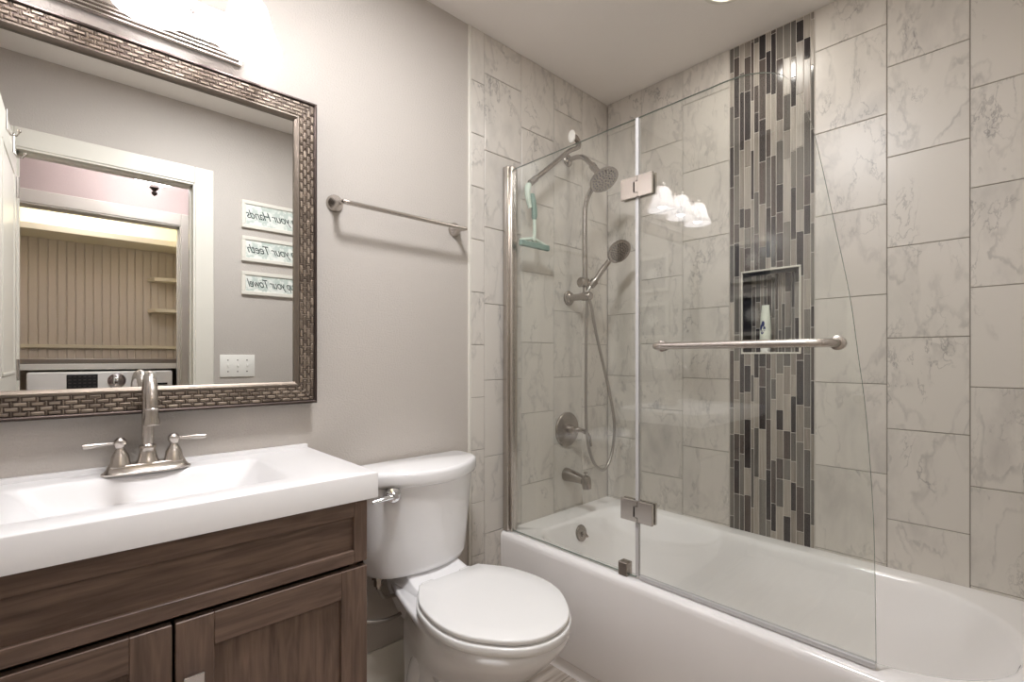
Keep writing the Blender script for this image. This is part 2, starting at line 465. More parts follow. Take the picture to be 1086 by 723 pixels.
# door casing and jamb lining
def casing(name, x0, x1, zt, yf, ydir, depth, wid, material, label, thick=0.013, both=False):
    b = MB()
    ys = sorted((yf, yf + ydir * thick))
    inner = 0.022
    for (a, c, d, e) in ((x1 + 0.004, x1 + wid, 0, zt + wid), (x0 - wid, x0 - 0.004, 0, zt + wid), (x0 - 0.004, x1 + 0.004, zt + 0.004, zt + wid)):
        b.box(a, c, ys[0], ys[1], d, e, 0.003)
    # raised inner bead
    y2 = sorted((yf, yf + ydir * (thick * 0.55)))
    for (a, c, d, e) in ((x1 - 0.004, x1 + 0.006, 0, zt + 0.004), (x0 - 0.006, x0 + 0.004, 0, zt + 0.004), (x0, x1, zt - 0.004, zt + 0.006)):
        b.box(a, c, y2[0], y2[1], d, e, 0.001)
    o = b.build(name, material)
    struct(o, label, 'door casing')
    yb = sorted((yf, yf - ydir * depth)); j = MB()
    j.box(x1, x1 + 0.014, yb[0], yb[1], 0, zt + 0.014, 0.001); j.box(x0 - 0.014, x0, yb[0], yb[1], 0, zt + 0.014, 0.001); j.box(x0, x1, yb[0], yb[1], zt, zt + 0.014, 0.001)
    ym = (yb[0] + yb[1]) / 2   # stop moulding
    j.box(x1 - 0.011, x1, ym - 0.018, ym + 0.018, 0, zt); j.box(x0, x0 + 0.011, ym - 0.018, ym + 0.018, 0, zt); j.box(x0, x1, ym - 0.018, ym + 0.018, zt - 0.011, zt)
    j.build('jamb', material, o)
    return o
casing('trim_1', DX0, DX1, DZ, FRONT_Y, 1, 0.115, 0.088, M['trim'], 'cream white casing round the bathroom doorway', 0.0105)

# open door leaf, pushed back towards the left wall
def door_leaf():
    b = MB(); b.box(0, 0.63, -0.0175, 0.0175, 0.008, 2.03, 0.002)
    for z0, z1 in ((0.2, 0.95), (1.08, 1.9)):
        for s in (-1, 1):
            y = s * 0.0175
            for (a, c, d, e) in ((0.1, 0.53, z1 - 0.012, z1), (0.1, 0.53, z0, z0 + 0.012), (0.1, 0.112, z0, z1), (0.518, 0.53, z0, z1)):
                b.box(a, c, y - 0.003, y + 0.003, d, e, 0.002)
    a = math.radians(91.2)
    hx, hy = -2.2075, FRONT_Y + 0.014
    R = Matrix.Translation((hx, hy, 0)) @ Matrix.Rotation(a, 4, 'Z')
    b.v = [tuple(R @ Vector(p)) for p in b.v]
    d = struct(b.build('door_1', M['trim']), 'open white panelled bathroom door', 'door')
    k = MB()
    for s in (-1, 1):
        k.lathe((0.565, s * 0.0175, 0.95), (0, s, 0), [(0.03, 0), (0.03, 0.005), (0.012, 0.008), (0.011, 0.03), (0.026, 0.036), (0.027, 0.05), (0.018, 0.058), (0, 0.06)], 20)
    k.v = [tuple(R @ Vector(p)) for p in k.v]; k.build('door_handle', M['nickel'], d)
    hh = MB()
    for z in (0.25, 1.05, 1.82): hh.tube([(-0.004, -0.02, z), (-0.004, -0.02, z + 0.09)], 0.006, 10)
    hh.v = [tuple(R @ Vector(p)) for p in hh.v]; hh.build('hinge', M['nickel'], d)
    return R
RD = door_leaf()
def door_hook(s, label):
    p0 = RD @ Vector((s, 0, 2.03))
    t = thing('over_door_hook', p0, label, 'hook', 'hooks over the bathroom door')
    b = MB()
    pts = [(s, 0.021, 1.985), (s, 0.021, 2.034), (s, -0.021, 2.034), (s, -0.021, 1.965), (s, -0.03, 1.945), (s, -0.045, 1.945), (s, -0.052, 1.96)]
    b.tube([tuple(RD @ Vector(p)) for p in pts], 0.0032, 8); b.build('hook_wire', M['nickel'], t)
    k = MB(); k.lathe(tuple(RD @ Vector((s, -0.052, 1.958))), (0, 0, 1), [(0.001, 0), (0.006, 0.003), (0.006, 0.009), (0.001, 0.012)], 12); k.build('hook_tip', M['nickel'], t)
door_hook(0.16, 'small metal hook over the top of the open door, nearer the hinges')
door_hook(0.42, 'small metal hook over the top of the open door, farther from the hinges')

# baseboard along the back wall
b = MB()
prof = [(0.005, 0.0), (-0.011, 0.0), (-0.011, 0.128), (-0.007, 0.136), (-0.007, 0.15), (-0.002, 0.162), (-0.001, 0.17), (0.005, 0.17)]
b.loft([[Vector((x, y, z)) for y, z in prof] for x in (-1.522, -0.899)])
struct(b.build('baseboard_back', M['trim'], None, 30), 'tall cream baseboard behind the toilet', 'baseboard')

# hall and laundry closet behind the camera (seen in the mirror)
b = MB(); b.box(-3.4, -3.3, CLB - 0.1, FRONT_Y, 0, H); b.box(-3.3, LEFT_X - 0.1, FRONT_Y - 0.115, FRONT_Y - 0.05, 0, H)
struct(b.build('wall_hall_left', M['hallwall'], None, 0), 'pink-beige end wall of the hall', 'wall')
b = MB(); b.box(0.12, 0.2, CLB - 0.1, FRONT_Y, 0, H)
struct(b.build('wall_hall_right', M['hallwall'], None, 0), 'pink-beige far wall of the hall', 'wall')
CX0, CX1, CZ = -2.62, -1.455, 2.036
b = MB()
b.box(-3.3, CX0 - 0.014, CLF - 0.11, CLF, 0, H); b.box(CX1 + 0.014, 0.12, CLF - 0.11, CLF, 0, H); b.box(CX0 - 0.014, CX1 + 0.014, CLF - 0.11, CLF, CZ + 0.014, H)
struct(b.build('wall_hall_front', M['hallwall'], None, 0), 'pink-beige hall wall above the laundry closet', 'wall')
casing('trim_2', CX0, CX1, CZ, CLF, 1, 0.11, 0.082, M['trim'], 'white casing round the laundry closet opening', 0.014)
b = MB(); b.box(CX0 - 0.2, CX1 + 0.3, CLB - 0.08, CLB - 0.012, 0, H); b.box(CX0 - 0.2, CX0 - 0.12, CLB, CLF - 0.11, 0, H); b.box(CX1 + 0.1, CX1 + 0.2, CLB - 0.012, CLF - 0.11, 0, H)
wc = struct(b.build('wall_closet', M['yellow'], None, 0), 'yellow painted laundry closet wall over grooved panelling', 'wall')
b = MB(); x = CX0 - 0.12
while x < CX1 + 0.1:
    b.box(x + 0.0015, min(x + 0.0465, CX1 + 0.1), CLB - 0.012, CLB, 0.4, 1.985, 0.003); x += 0.048
b.box(CX0 - 0.12, CX1 + 0.1, CLB - 0.012, CLB - 0.008, 0.4, 1.985)
o = b.build('beadboard', M['bead'], wc, 0); o['label'] = 'tan grooved panelling'

# ================================================================== MIRROR
MX0, MX1, MZ0, MZ1 = -2.312, -1.497, 1.012, 1.898
GX0, GX1, GZ0, GZ1 = -2.247, -1.5615, 1.0735, 1.8365
t = thing('wall_mirror', (-1.905, 0.0, MZ0), 'large rectangular mirror in a basket-weave pewter frame above the vanity', 'mirror')
b = MB(); b.box(GX0 - 0.01, GX1 + 0.01, -0.030, -0.024, GZ0 - 0.01, GZ1 + 0.01)
b.build('mirror_glass', M['mirror'], t, 0)
def frame_ring(b, prof):
    """prof: list of (inset from outer edge, y) swept round the frame with mitred corners"""
    loops = []
    for ins, y in prof:
        loops.append([Vector((MX0 + ins, y, MZ0 + ins)), Vector((MX1 - ins, y, MZ0 + ins)), Vector((MX1 - ins, y, MZ1 - ins)), Vector((MX0 + ins, y, MZ1 - ins))])
    loops.append(loops[0]); b.loft(loops, False, False)
b = MB(); frame_ring(b, [(0, 0.0), (0, -0.040), (0.002, -0.044), (0.006, -0.0445), (0.0085, -0.042), (0.0085, -0.0385), (0.0505, -0.0385), (0.0505, 0.0)])
b.build('frame_outer', M['frame_dark'], t)
b = MB(); frame_ring(b, [(0.0505, 0.0), (0.0505, -0.040), (0.053, -0.0425), (0.0565, -0.0425), (0.059, -0.039), (0.0645, -0.036), (0.0645, -0.0305), (0.0645, 0.0)])
b.build('frame_inner', M['frame_silver'], t)
b = MB()   # woven pads: pairs of horizontal and vertical strips
def pad(b, x0, x1, z0, z1):
    hx, hz = (x1 - x0), (z1 - z0); by, ty = -0.0385, -0.0412
    i = 0.0011
    loops = [rloop(x0, x1, z0, z1, by, 0.0015, 2, 1), rloop(x0 + i, x1 - i, z0 + i, z1 - i, ty + 0.001, 0.0012, 2, 1), rloop(x0 + 2 * i, x1 - 2 * i, z0 + 2 * i, z1 - 2 * i, ty, 0.0008, 2, 1)]
    b.loft([[Vector((p.x, p.z, p.y)) for p in l] for l in loops], False, True)
Lb = 0.0105
for side in range(4):
    horiz = side in (0, 1)
    L0, L1 = (MX0, MX1) if horiz else (MZ0, MZ1)
    n = 4
    for rr_ in range(n):
        o0 = 0.0088 + rr_ * Lb
        s = L0 + (rr_ % 2) * 0.0134 - 0.006
        while s < L1 - o0:
            for (a0, a1, c0, c1) in ((s, s + 0.0215, o0 + 0.0009, o0 + Lb - 0.0009), (s + 0.0222, s + 0.0262, o0 - 0.0012, o0 + Lb + 0.0012)):
                a0, a1 = max(a0, L0 + o0 + 0.004), min(a1, L1 - o0 - 0.004)
                c0, c1 = max(c0, 0.0089), min(c1, 0.0504)
                if a1 - a0 < 0.0035: continue
                if side == 0: pad(b, a0, a1, MZ0 + c0, MZ0 + c1)
                elif side == 1: pad(b, a0, a1, MZ1 - c1, MZ1 - c0)
                elif side == 2: pad(b, MX0 + c0, MX0 + c1, a0, a1)
                else: pad(b, MX1 - c1, MX1 - c0, a0, a1)
            s += 0.0268
b.build('woven_band', M['weave'], t)

# ================================================================== VANITY LIGHT
t = thing('vanity_light', (-1.906, 0.0, 2.0), 'brushed nickel three-bell bath light on the wall above the mirror', 'wall light')
b = MB()
for ins, y0, y1 in ((0.0, 0.006, -0.009), (0.007, -0.009, -0.015), (0.014, -0.015, -0.02), (0.021, -0.02, -0.026)):
    b.box(-2.125 + ins, -1.69 - ins, y1, y0, 1.948 + ins, 2.075 - ins, 0.0015)
b.build('back_plate', M['nickel'], t)
for sx in (-2.005, -1.807):
    b = MB(); b.lathe((sx, -0.026, 2.035), (0, -1, 0), [(0.006, 0), (0.006, 0.006), (0.003, 0.010), (0.0, 0.011)], 16)
    b.build('cap_screw', M['chrome'], t)
for sx in SHADES:
    b = MB(); b.tube(smoothpts([(sx, -0.026, 2.04), (sx, -0.06, 2.05), (sx, -0.1, 2.085), (sx, -0.128, 2.11), (sx, SH_Y, 2.095)], 6), 0.008, 12)
    b.lathe((sx, SH_Y, 2.055), (0, 0, 1), [(0.024, 0), (0.026, 0.012), (0.018, 0.04), (0.006, 0.05)], 20)
    arm = b.build('lamp_arm', M['nickel'], t)
    b = MB()
    out = [(0.076, 0.0), (0.072, 0.012), (0.062, 0.035), (0.053, 0.06), (0.047, 0.085), (0.041, 0.105), (0.030, 0.118), (0.024, 0.121)]
    prof = out + [(r_ - 0.003, h - 0.001) for r_, h in reversed(out)]
    b.lathe((sx, SH_Y, SH_Z), (0, 0, 1), prof + [prof[0]], 40, False)
    b.build('lamp_shade', M['shade'], t)
    b = MB(); b.lathe((sx, SH_Y, SH_Z + 0.06), (0, 0, 1), [(0.001, 0), (0.014, 0.004), (0.022, 0.018), (0.022, 0.028), (0.012, 0.05), (0.012, 0.06)], 20)
    b.build('bulb', M['bulb'], t)

# ================================================================== VANITY
VX0, VX1, VT, VB, VF = -2.302, -1.51, 0.8785, 0.8195, -0.445
t = thing('vanity_cabinet', (-1.906, -0.2, 0.0), 'espresso stained wooden vanity cabinet with two shaker doors under the white sink top', 'cabinet')
CF = -0.405   # carcass front; doors stand 2 cm proud
CR, CL_ = -1.528, -2.284
b = MB(); b.box(CL_, CL_ + 0.018, CF, -0.004, 0.0, VB - 0.001); b.box(CR - 0.018, CR, CF, -0.004, 0.0, VB - 0.001)
b.box(CL_, CR, CF, -0.004, 0.09, 0.108); b.box(CL_ + 0.018, CR - 0.018, -0.02, -0.004, 0.1, VB - 0.001); b.box(CL_, CR, CF + 0.05, CF + 0.068, 0.0, 0.09)
for a, c, z0, z1 in ((CL_, CL_ + 0.035, 0.09, VB - 0.001), (CR - 0.035, CR, 0.09, VB - 0.001)): b.box(a, c, CF, CF + 0.018, z0, z1)
b.build('cabinet_body', M['wood_z'], t)
def shaker(name, x0, x1, z0, z1, st, rail_t, rail_b, y0, y1, parent):
    """frame of stiles and rails round a recessed panel"""
    b = MB(); b.cur = 0
    b.box(x0, x0 + st, y1, y0, z0, z1, 0.0015); b.box(x1 - st, x1, y1, y0, z0, z1, 0.0015)
    b.cur = 1
    b.box(x0 + st, x1 - st, y1, y0, z1 - rail_t, z1, 0.0012); b.box(x0 + st, x1 - st, y1, y0, z0, z0 + rail_b, 0.0012)
    b.cur = 2 if name == 'door' else 1
    b.box(x0 + st - 0.004, x1 - st + 0.004, y1 + 0.010, y0, z0 + rail_b - 0.004, z1 - rail_t + 0.004)
    return b.build(name, [M['wood_z'], M['wood_x'], M['wood_z']], parent, 30)
DF = -0.426
shaker('drawer_front', CL_ + 0.004, CR - 0.001, 0.672, 0.813, 0.032, 0.034, 0.030, CF - 0.001, DF, t)
mid = -1.906
d1 = shaker('door', CL_ + 0.004, mid - 0.0025, 0.115, 0.660, 0.062, 0.062, 0.062, CF - 0.001, DF, t)
d2 = shaker('door', mid + 0.0025, CR - 0.001, 0.115, 0.660, 0.062, 0.062, 0.062, CF - 0.001, DF, t)
for d, hx in ((d1, -1.94), (d2, -1.878)):
    b = MB(); b.box(hx - 0.0165, hx + 0.0165, DF - 0.026, DF - 0.017, 0.534, 0.567, 0.0015); b.box(hx - 0.009, hx + 0.009, DF - 0.018, DF, 0.5415, 0.5595, 0.001)
    b.build('handle', M['chrome'], d)

# sink top
BX0, BX1, BY0, BY1 = -2.137, -1.675, -0.358, -0.078
t = thing('vanity_sink', (-1.906, -0.2, VB), 'white cultured marble vanity top with a rectangular integrated basin', 'sink')
b = MB(); e = 0.003; kk = dict(k=5, m=8)
loops = [rloop(VX0, VX1, VF, 0.004, VB, 0.002, **kk), rloop(VX0, VX1, VF, 0.004, VT - e, 0.002, **kk), rloop(VX0 + e * 0.4, VX1 - e * 0.4, VF + e * 0.4, 0.004, VT - e * 0.35, 0.002, **kk), rloop(VX0 + e, VX1 - e, VF + e, 0.003, VT, 0.002, **kk)]
for ins, z, r in ((-0.012, VT, 0.03), (-0.004, VT - 0.0015, 0.028), (0.003, VT - 0.006, 0.026), (0.016, VT - 0.03, 0.026), (0.04, VT - 0.075, 0.03), (0.055, VT - 0.092, 0.04), (0.075, VT - 0.099, 0.04), (0.11, VT - 0.1015, 0.02)):
    sx = 1.55 if z < VT - 0.01 else 1.0
    loops.append(rloop(BX0 + ins * sx, BX1 - ins * sx, BY0 + ins, BY1 - ins * 0.75, z, r, **kk))
b.loft(loops)
b.box(VX0, VX1 - 0.004, -0.0135, 0.004, VT - 0.002, 0.889, 0.002, 2)
b.build('basin_top', M['marble_top'], t)
b = MB(); b.lathe((-1.906, -0.2, VT - 0.1025), (0, 0, 1), [(0.03, 0), (0.03, 0.0035), (0.024, 0.005), (0.018, 0.003), (0.016, 0.006), (0.0, 0.007)], 24)
b.build('drain', M['nickel'], t)

# ------------------------------------------------------------------ faucet
FX, FY = -1.905, -0.062
t = thing('sink_faucet', (FX, FY, VT), 'brushed nickel two-handle gooseneck faucet at the back of the sink', 'faucet')
b = MB()
def lobe(z, sx, sy):
    pts = []
    for j in range(48):
        a = 2 * PI * j / 48
        x, y = math.cos(a), math.sin(a)
        pts.append(Vector((FX + sx * math.copysign(abs(x) ** 0.75, x), FY + sy * math.copysign(abs(y) ** 0.8, y), z)))
    return pts
b.loft([lobe(VT + 0.0003, 0.086, 0.031), lobe(VT + 0.004, 0.086, 0.031), lobe(VT + 0.007, 0.081, 0.0275), lobe(VT + 0.013, 0.0765, 0.0245), lobe(VT + 0.020, 0.074, 0.0235), lobe(VT + 0.022, 0.071, 0.021)])
b.build('base_plate', M['nickel'], t)
b = MB()
b.lathe((FX, FY, VT + 0.02), (0, 0, 1), [(0.0235, 0), (0.0235, 0.003), (0.020, 0.010), (0.0165, 0.025), (0.0155, 0.032), (0.0175, 0.036), (0.0165, 0.041), (0.0115, 0.045)], 28)
pts = [(FX, FY, VT + 0.06)] + [(FX, FY, VT + 0.06 + 0.023 * i) for i in range(1, 5)]
R_, cz = 0.058, VT + 0.168
for i in range(0, 13):
    a = PI - PI * i / 12
    pts.append((FX - 0.006 * (1 - math.cos(PI * i / 12)) / 2, FY - R_ - R_ * math.cos(a), cz + R_ * math.sin(a)))
ex, ey = pts[-1][0], pts[-1][1]
pts.append((ex, ey, cz - 0.012))
b.tube(pts, 0.0118, 20)
b.lathe((ex, ey, cz - 0.012), (0, 0, -1), [(0.0118, -0.002), (0.0135, 0), (0.0125, 0.004), (0.0135, 0.018), (0.0155, 0.028), (0.0158, 0.034), (0.013, 0.036), (0.0, 0.036)], 24)
b.build('spout', M['nickel'], t)
for s in (-1, 1):
    hx = FX + s * 0.051
    b = MB(); b.lathe((hx, FY, VT + 0.017), (0, 0, 1), [(0.0215, 0), (0.0215, 0.004), (0.019, 0.010), (0.017, 0.024), (0.012, 0.034), (0.0085, 0.040), (0.0085, 0.043), (0.010, 0.045), (0.0125, 0.053), (0.012, 0.06), (0.007, 0.066), (0.0, 0.068)], 26)
    hb = b.build('handle', M['nickel'], t)
    b = MB(); z = VT + 0.071
    b.tube([(hx + s * 0.010, FY, z), (hx + s * 0.018, FY - 0.002, z + 0.0005), (hx + s * 0.03, FY - 0.004, z + 0.0005), (hx + s * 0.045, FY - 0.006, z), (hx + s * 0.06, FY - 0.008, z), (hx + s * 0.066, FY - 0.009, z)], [0.0035, 0.0035, 0.0045, 0.0062, 0.0062, 0.005], 14)
    b.build('lever', M['nickel'], hb)
b = MB(); b.tube([(FX, FY + 0.026, VT + 0.01), (FX, FY + 0.026, VT + 0.055)], 0.003, 10); b.lathe((FX, FY + 0.026, VT + 0.052), (0, 0, 1), [(0.003, 0), (0.006, 0.004), (0.006, 0.009), (0.0, 0.012)], 14)
b.build('lift_rod', M['nickel'], t)

# ------------------------------------------------------------------ towel bar
t = thing('towel_bar', (-1.21, 0.006, 1.62), 'brushed nickel towel bar on the wall above the toilet', 'towel bar')
ZB = 1.618
for x in (-1.425, -0.962):
    b = MB()
    b.lathe((x, 0.006, ZB + 0.012), (0, -1, -0.12), [(0.027, 0), (0.027, 0.004), (0.022, 0.012), (0.013, 0.024), (0.0085, 0.038), (0.0075, 0.05)], 26)
    s = 1 if x < -1.2 else -1
    b.tube(smoothpts([(x, -0.04, ZB + 0.0065), (x, -0.058, ZB + 0.004), (x + s * 0.003, -0.068, ZB + 0.002), (x + s * 0.012, -0.071, ZB)], 5), [0.0078] * 16, 14)
    b.build('mount', M['nickel'], t)
b = MB(); b.tube([(-1.418, -0.071, ZB), (-0.969, -0.071, ZB)], 0.0072, 14)
b.build('bar', M['nickel'], t)

# ================================================================== TOILET
TX = -1.155
t = thing('toilet', (TX, -0.35, 0.0), 'white two-piece toilet with closed lid between vanity and tub', 'toilet')
def halfprof(prof, yq):
    for (y0, w0), (y1, w1) in zip(prof[:-1], prof[1:]):
        if y1 <= yq <= y0: return w0 + (w1 - w0) * (y0 - yq) / (y0 - y1)
    return 0
def egg(yr, yf, hw, z, wr_, n=40, ym=None, cx=TX):
    """bowl outline: straight-ish rear of half-width wr_, widest hw at ym, elliptical nose"""
    ym = ym if ym is not None else yr + (yf - yr) * 0.50
    right = []
    for i in range(n // 2 + 1):
        u = i / (n // 2)
        if u < 0.42:
            k = u / 0.42; y = yr + (ym - yr) * (0.5 - 0.5 * math.cos(PI * k) if False else k)
            wdt = wr_ + (hw - wr_) * math.sin(PI / 2 * k)
        else:
            k = (u - 0.42) / 0.58; a = PI / 2 * k
            y = ym + (yf - ym) * math.sin(a); wdt = hw * math.cos(a) ** 0.92 if k < 1 else 0.0
        right.append((wdt, y))
    pts = [Vector((cx + w_, y_, z)) for w_, y_ in right] + [Vector((cx - w_, y_, z)) for w_, y_ in reversed(right[:-1])]
    return pts
LIDP = smoothpts([(0.112, -0.235, 0), (0.140, -0.274, 0), (0.172, -0.33, 0), (0.188, -0.40, 0), (0.192, -0.45, 0), (0.187, -0.50, 0), (0.170, -0.55, 0), (0.138, -0.60, 0), (0.105, -0.638, 0), (0.068, -0.664, 0), (0.03, -0.677, 0), (0.0, -0.680, 0)], 4)
def lidloop(grow=0.0):
    pts = [Vector((TX + p.x, p.y, 0)) for p in LIDP] + [Vector((TX - p.x, p.y, 0)) for p in reversed(LIDP[:-1])]
    return inset(pts, -grow, 0) if grow else pts
def inset(loop, d, z=None):
    n = len(loop); out = []
    c = sum(loop, Vector()) / n
    for i, p in enumerate(loop):
        tdir = (loop[(i + 1) % n] - loop[i - 1]); nrm = Vector((tdir.y, -tdir.x, 0))
        if nrm.length < 1e-9: nrm = p - c
        nrm.normalize()
        if nrm.dot(p - c) < 0: nrm = -nrm
        q = p - nrm * d; q.z = z if z is not None else p.z
        out.append(q)
    return out
LZ = 0.466
# bowl with pedestal
b = MB()
b.loft([egg(-0.10, -0.50, 0.118, 0.0, 0.10, ym=-0.22), egg(-0.10, -0.50, 0.118, 0.012, 0.10, ym=-0.22), egg(-0.11, -0.47, 0.106, 0.05, 0.092, ym=-0.22), egg(-0.11, -0.45, 0.098, 0.13, 0.088, ym=-0.22),
        egg(-0.11, -0.47, 0.104, 0.19, 0.09, ym=-0.24), egg(-0.12, -0.545, 0.132, 0.26, 0.098, ym=-0.32), egg(-0.14, -0.61, 0.162, 0.32, 0.108, ym=-0.38), egg(-0.17, -0.655, 0.178, 0.37, 0.112, ym=-0.43),
        egg(-0.12, -0.672, 0.185, 0.396, 0.118, ym=-0.46), egg(-0.08, -0.674, 0.186, 0.404, 0.120, ym=-0.46), egg(-0.08, -0.674, 0.186, 0.417, 0.120, ym=-0.46), egg(-0.085, -0.668, 0.180, 0.4225, 0.114, ym=-0.46)])
bowl = b.build('bowl', M['porcelain'], t, 60)
b = MB()   # shelf the tank sits on
b.loft([rloop(TX - 0.085, TX + 0.085, -0.27, -0.045, 0.30, 0.03), rloop(TX - 0.105, TX + 0.105, -0.29, -0.03, 0.36, 0.03), rloop(TX - 0.115, TX + 0.115, -0.285, -0.025, 0.40, 0.025),
        rloop(TX - 0.115, TX + 0.115, -0.275, -0.025, 0.425, 0.022), rloop(TX - 0.11, TX + 0.11, -0.25, -0.03, 0.434, 0.022), rloop(TX - 0.105, TX + 0.105, -0.20, -0.035, 0.445, 0.022), rloop(TX - 0.10, TX + 0.10, -0.155, -0.04, 0.459, 0.022)])
b.build('tank_shelf', M['porcelain'], bowl, 60)
b = MB()   # trapway bulge on the sides
for s in (-1, 1):
    b.tube(smoothpts([(TX + s * 0.08, -0.40, 0.16), (TX + s * 0.085, -0.33, 0.235), (TX + s * 0.085, -0.25, 0.25), (TX + s * 0.082, -0.19, 0.18), (TX + s * 0.082, -0.17, 0.06), (TX + s * 0.082, -0.17, 0.01)], 5), 0.036, 16)
b.build('trapway', M['porcelain'], bowl, 60)
# tank
TCX = -1.178
def tankloop(hw, yb, yc, bow, z, rc=0.035, cx=TCX):
    """flat back, bowed front: yc at the middle, bow less at the ends"""
    pts = [Vector((cx + hw, yb - 0.012, z)), Vector((cx + hw - 0.012, yb, z)), Vector((cx, yb, z)), Vector((cx - hw + 0.012, yb, z)), Vector((cx - hw, yb - 0.012, z))]
    fr = []
    n = 26
    for i in range(n + 1):
        u = -1 + 2 * i / n
        x = hw * math.sin(u * PI / 2); k = abs(x) / hw
        y = yc + bow * k * k
        c = max(0.0, (abs(x) - (hw - rc)) / rc)
        y += rc * (1 - math.sqrt(max(0.0, 1 - c * c)))
        fr.append(Vector((cx + x, y, z)))
    return pts + fr
b = MB()
b.loft([tankloop(0.155, -0.035, -0.152, 0.035, 0.458, 0.05), tankloop(0.176, -0.028, -0.172, 0.05, 0.465, 0.05), tankloop(0.184, -0.025, -0.181, 0.055, 0.484, 0.05), tankloop(0.192, -0.024, -0.196, 0.072, 0.57, 0.045), tankloop(0.201, -0.022, -0.212, 0.09, 0.67, 0.035), tankloop(0.208, -0.02, -0.224, 0.103, 0.756, 0.03)])
tank = b.build('tank', M['porcelain'], t, 60)
b = MB()
b.loft([tankloop(0.210, -0.016, -0.228, 0.104, 0.752, 0.03), tankloop(0.217, -0.012, -0.236, 0.107, 0.756, 0.03), tankloop(0.220, -0.010, -0.239, 0.108, 0.765, 0.03), tankloop(0.220, -0.010, -0.239, 0.108, 0.787, 0.03), tankloop(0.217, -0.013, -0.236, 0.107, 0.797, 0.03), tankloop(0.210, -0.02, -0.229, 0.104, 0.8, 0.03)])
b.build('tank_lid', M['porcelain'], t, 60)
b = MB(); lx = -1.322; ly = -0.187
b.lathe((lx, ly + 0.02, 0.735), (-0.25, -1, 0), [(0.024, 0), (0.024, 0.02), (0.021, 0.026), (0.011, 0.03), (0.010, 0.044), (0.0, 0.046)], 24)
b.tube(smoothpts([(lx - 0.012, ly - 0.016, 0.735), (lx - 0.04, ly - 0.016, 0.734), (lx - 0.075, ly - 0.008, 0.728)], 5), [0.007] * 6 + [0.0065] * 3 + [0.006] * 2, 12)
b.build('flush_lever', M['chrome'], t)
# seat ring and lid
def shrink(loop, k, z):
    c = sum(loop, Vector()) / len(loop)
    return [Vector((c.x + (p.x - c.x) * k, c.y + (p.y - c.y) * k, z)) for p in loop]
def slab(b, base, z0, z1, e=0.005):
    b.loft([inset(base, e, z0), inset(base, e * 0.3, z0 + e * 0.3), inset(base, 0, z0 + e), inset(base, 0, z1 - e), inset(base, e * 0.3, z1 - e * 0.3), inset(base, e, z1), shrink(base, 0.7, z1 + 0.001), shrink(base, 0.3, z1 + 0.0014)])
b = MB(); slab(b, lidloop(0.005), 0.4235, 0.4465, 0.004); b.build('seat_ring', M['plastic'], t, 50)
b = MB(); slab(b, lidloop(), 0.4515, LZ - 0.001, 0.004); b.build('lid', M['plastic'], t, 50)
for s in (-1, 1):
    b = MB(); b.box(TX + s * 0.072 - 0.022, TX + s * 0.072 + 0.022, -0.238, -0.212, 0.42, 0.458, 0.006, 2); b.build('lid_hinge', M['plastic'], t)
    b = MB(); b.box(TX + s * 0.05 - 0.012, TX + s * 0.05 + 0.012, -0.66, -0.63, 0.4455, 0.4525, 0.001); b.build('lid_bumper', M['plastic'], t)
# water supply
t = thing('water_supply_line', (-1.33, 0.0, 0.3), 'braided grey supply hose with chrome stop valve beside the toilet', 'supply hose')
b = MB(); b.tube(smoothpts([(-1.322, -0.085, 0.42), (-1.30, -0.085, 0.385), (-1.25, -0.09, 0.38), (-1.225, -0.09, 0.36), (-1.235, -0.09, 0.32), (-1.295, -0.085, 0.310), (-1.35, -0.07, 0.318), (-1.38, -0.05, 0.328)], 8), 0.0062, 12)
b.build('hose', M['hose'], t)
b = MB(); b.lathe((-1.40, 0.004, 0.33), (0, -1, 0), [(0.03, 0), (0.028, 0.004), (0.012, 0.008), (0.008, 0.012), (0.008, 0.035), (0.013, 0.037), (0.013, 0.06), (0.0, 0.062)], 20)
b.box(-1.402, -1.374, -0.058, -0.042, 0.32, 0.337, 0.003)
b.build('stop_valve', M['chrome'], t)
b = MB(); b.lathe((-1.322, -0.085, 0.464), (0, 0, -1), [(0.022, 0), (0.022, 0.012), (0.016, 0.014), (0.016, 0.034), (0.008, 0.036), (0.008, 0.045)], 8)
b.build('coupling_nut', M['nickel_dark'], t)

# ================================================================== BATHTUB
t = thing('bathtub', (-0.37, -0.75, 0.0), 'white alcove bathtub along the tiled wall', 'bathtub')
X1, Y1, Y0 = -0.001, -0.001, FRONT_Y + 0.009
kw = dict(k=10, m=12)
b = MB()
L = []
for xf, z, r in ((-0.712, 0.0, 0.003), (-0.712, 0.044, 0.003), (-0.706, 0.047, 0.003), (-0.706, 0.052, 0.003), (-0.724, 0.056, 0.003), (-0.728, 0.064, 0.003), (-0.735, RIM - 0.03, 0.004), (-0.734, RIM - 0.014, 0.004), (-0.729, RIM - 0.005, 0.004), (-0.719, RIM - 0.0005, 0.004), (-0.712, RIM, 0.004)):
    L.append(rloop(xf, X1, Y0, Y1, z, r, **kw))
bx0, bx1, by0, by1 = -0.668, -0.062, -1.486, -0.108
for ins, z, dx in ((-0.006, RIM, 0), (0.001, RIM - 0.002, 0), (0.008, RIM - 0.010, 0), (0.014, RIM - 0.03, 0), (0.03, RIM - 0.10, 0), (0.055, 0.20, 0), (0.08, 0.13, 0), (0.115, 0.092, 0), (0.16, 0.078, 0), (0.24, 0.075, 0)):
    rr_ = max(0.05, 0.29 - ins * 0.4)
    k2 = 1.0 + 1.1 * min(1, max(0, (RIM - 0.02 - z) / 0.3))
    L.append(rloop(bx0 + ins, bx1 - ins, by0 + ins * k2, by1 - ins, z, (rr_, 0.10, 0.10, rr_), **kw))
b.loft(L)
b.build('tub_shell', M['acrylic'], t, 50)
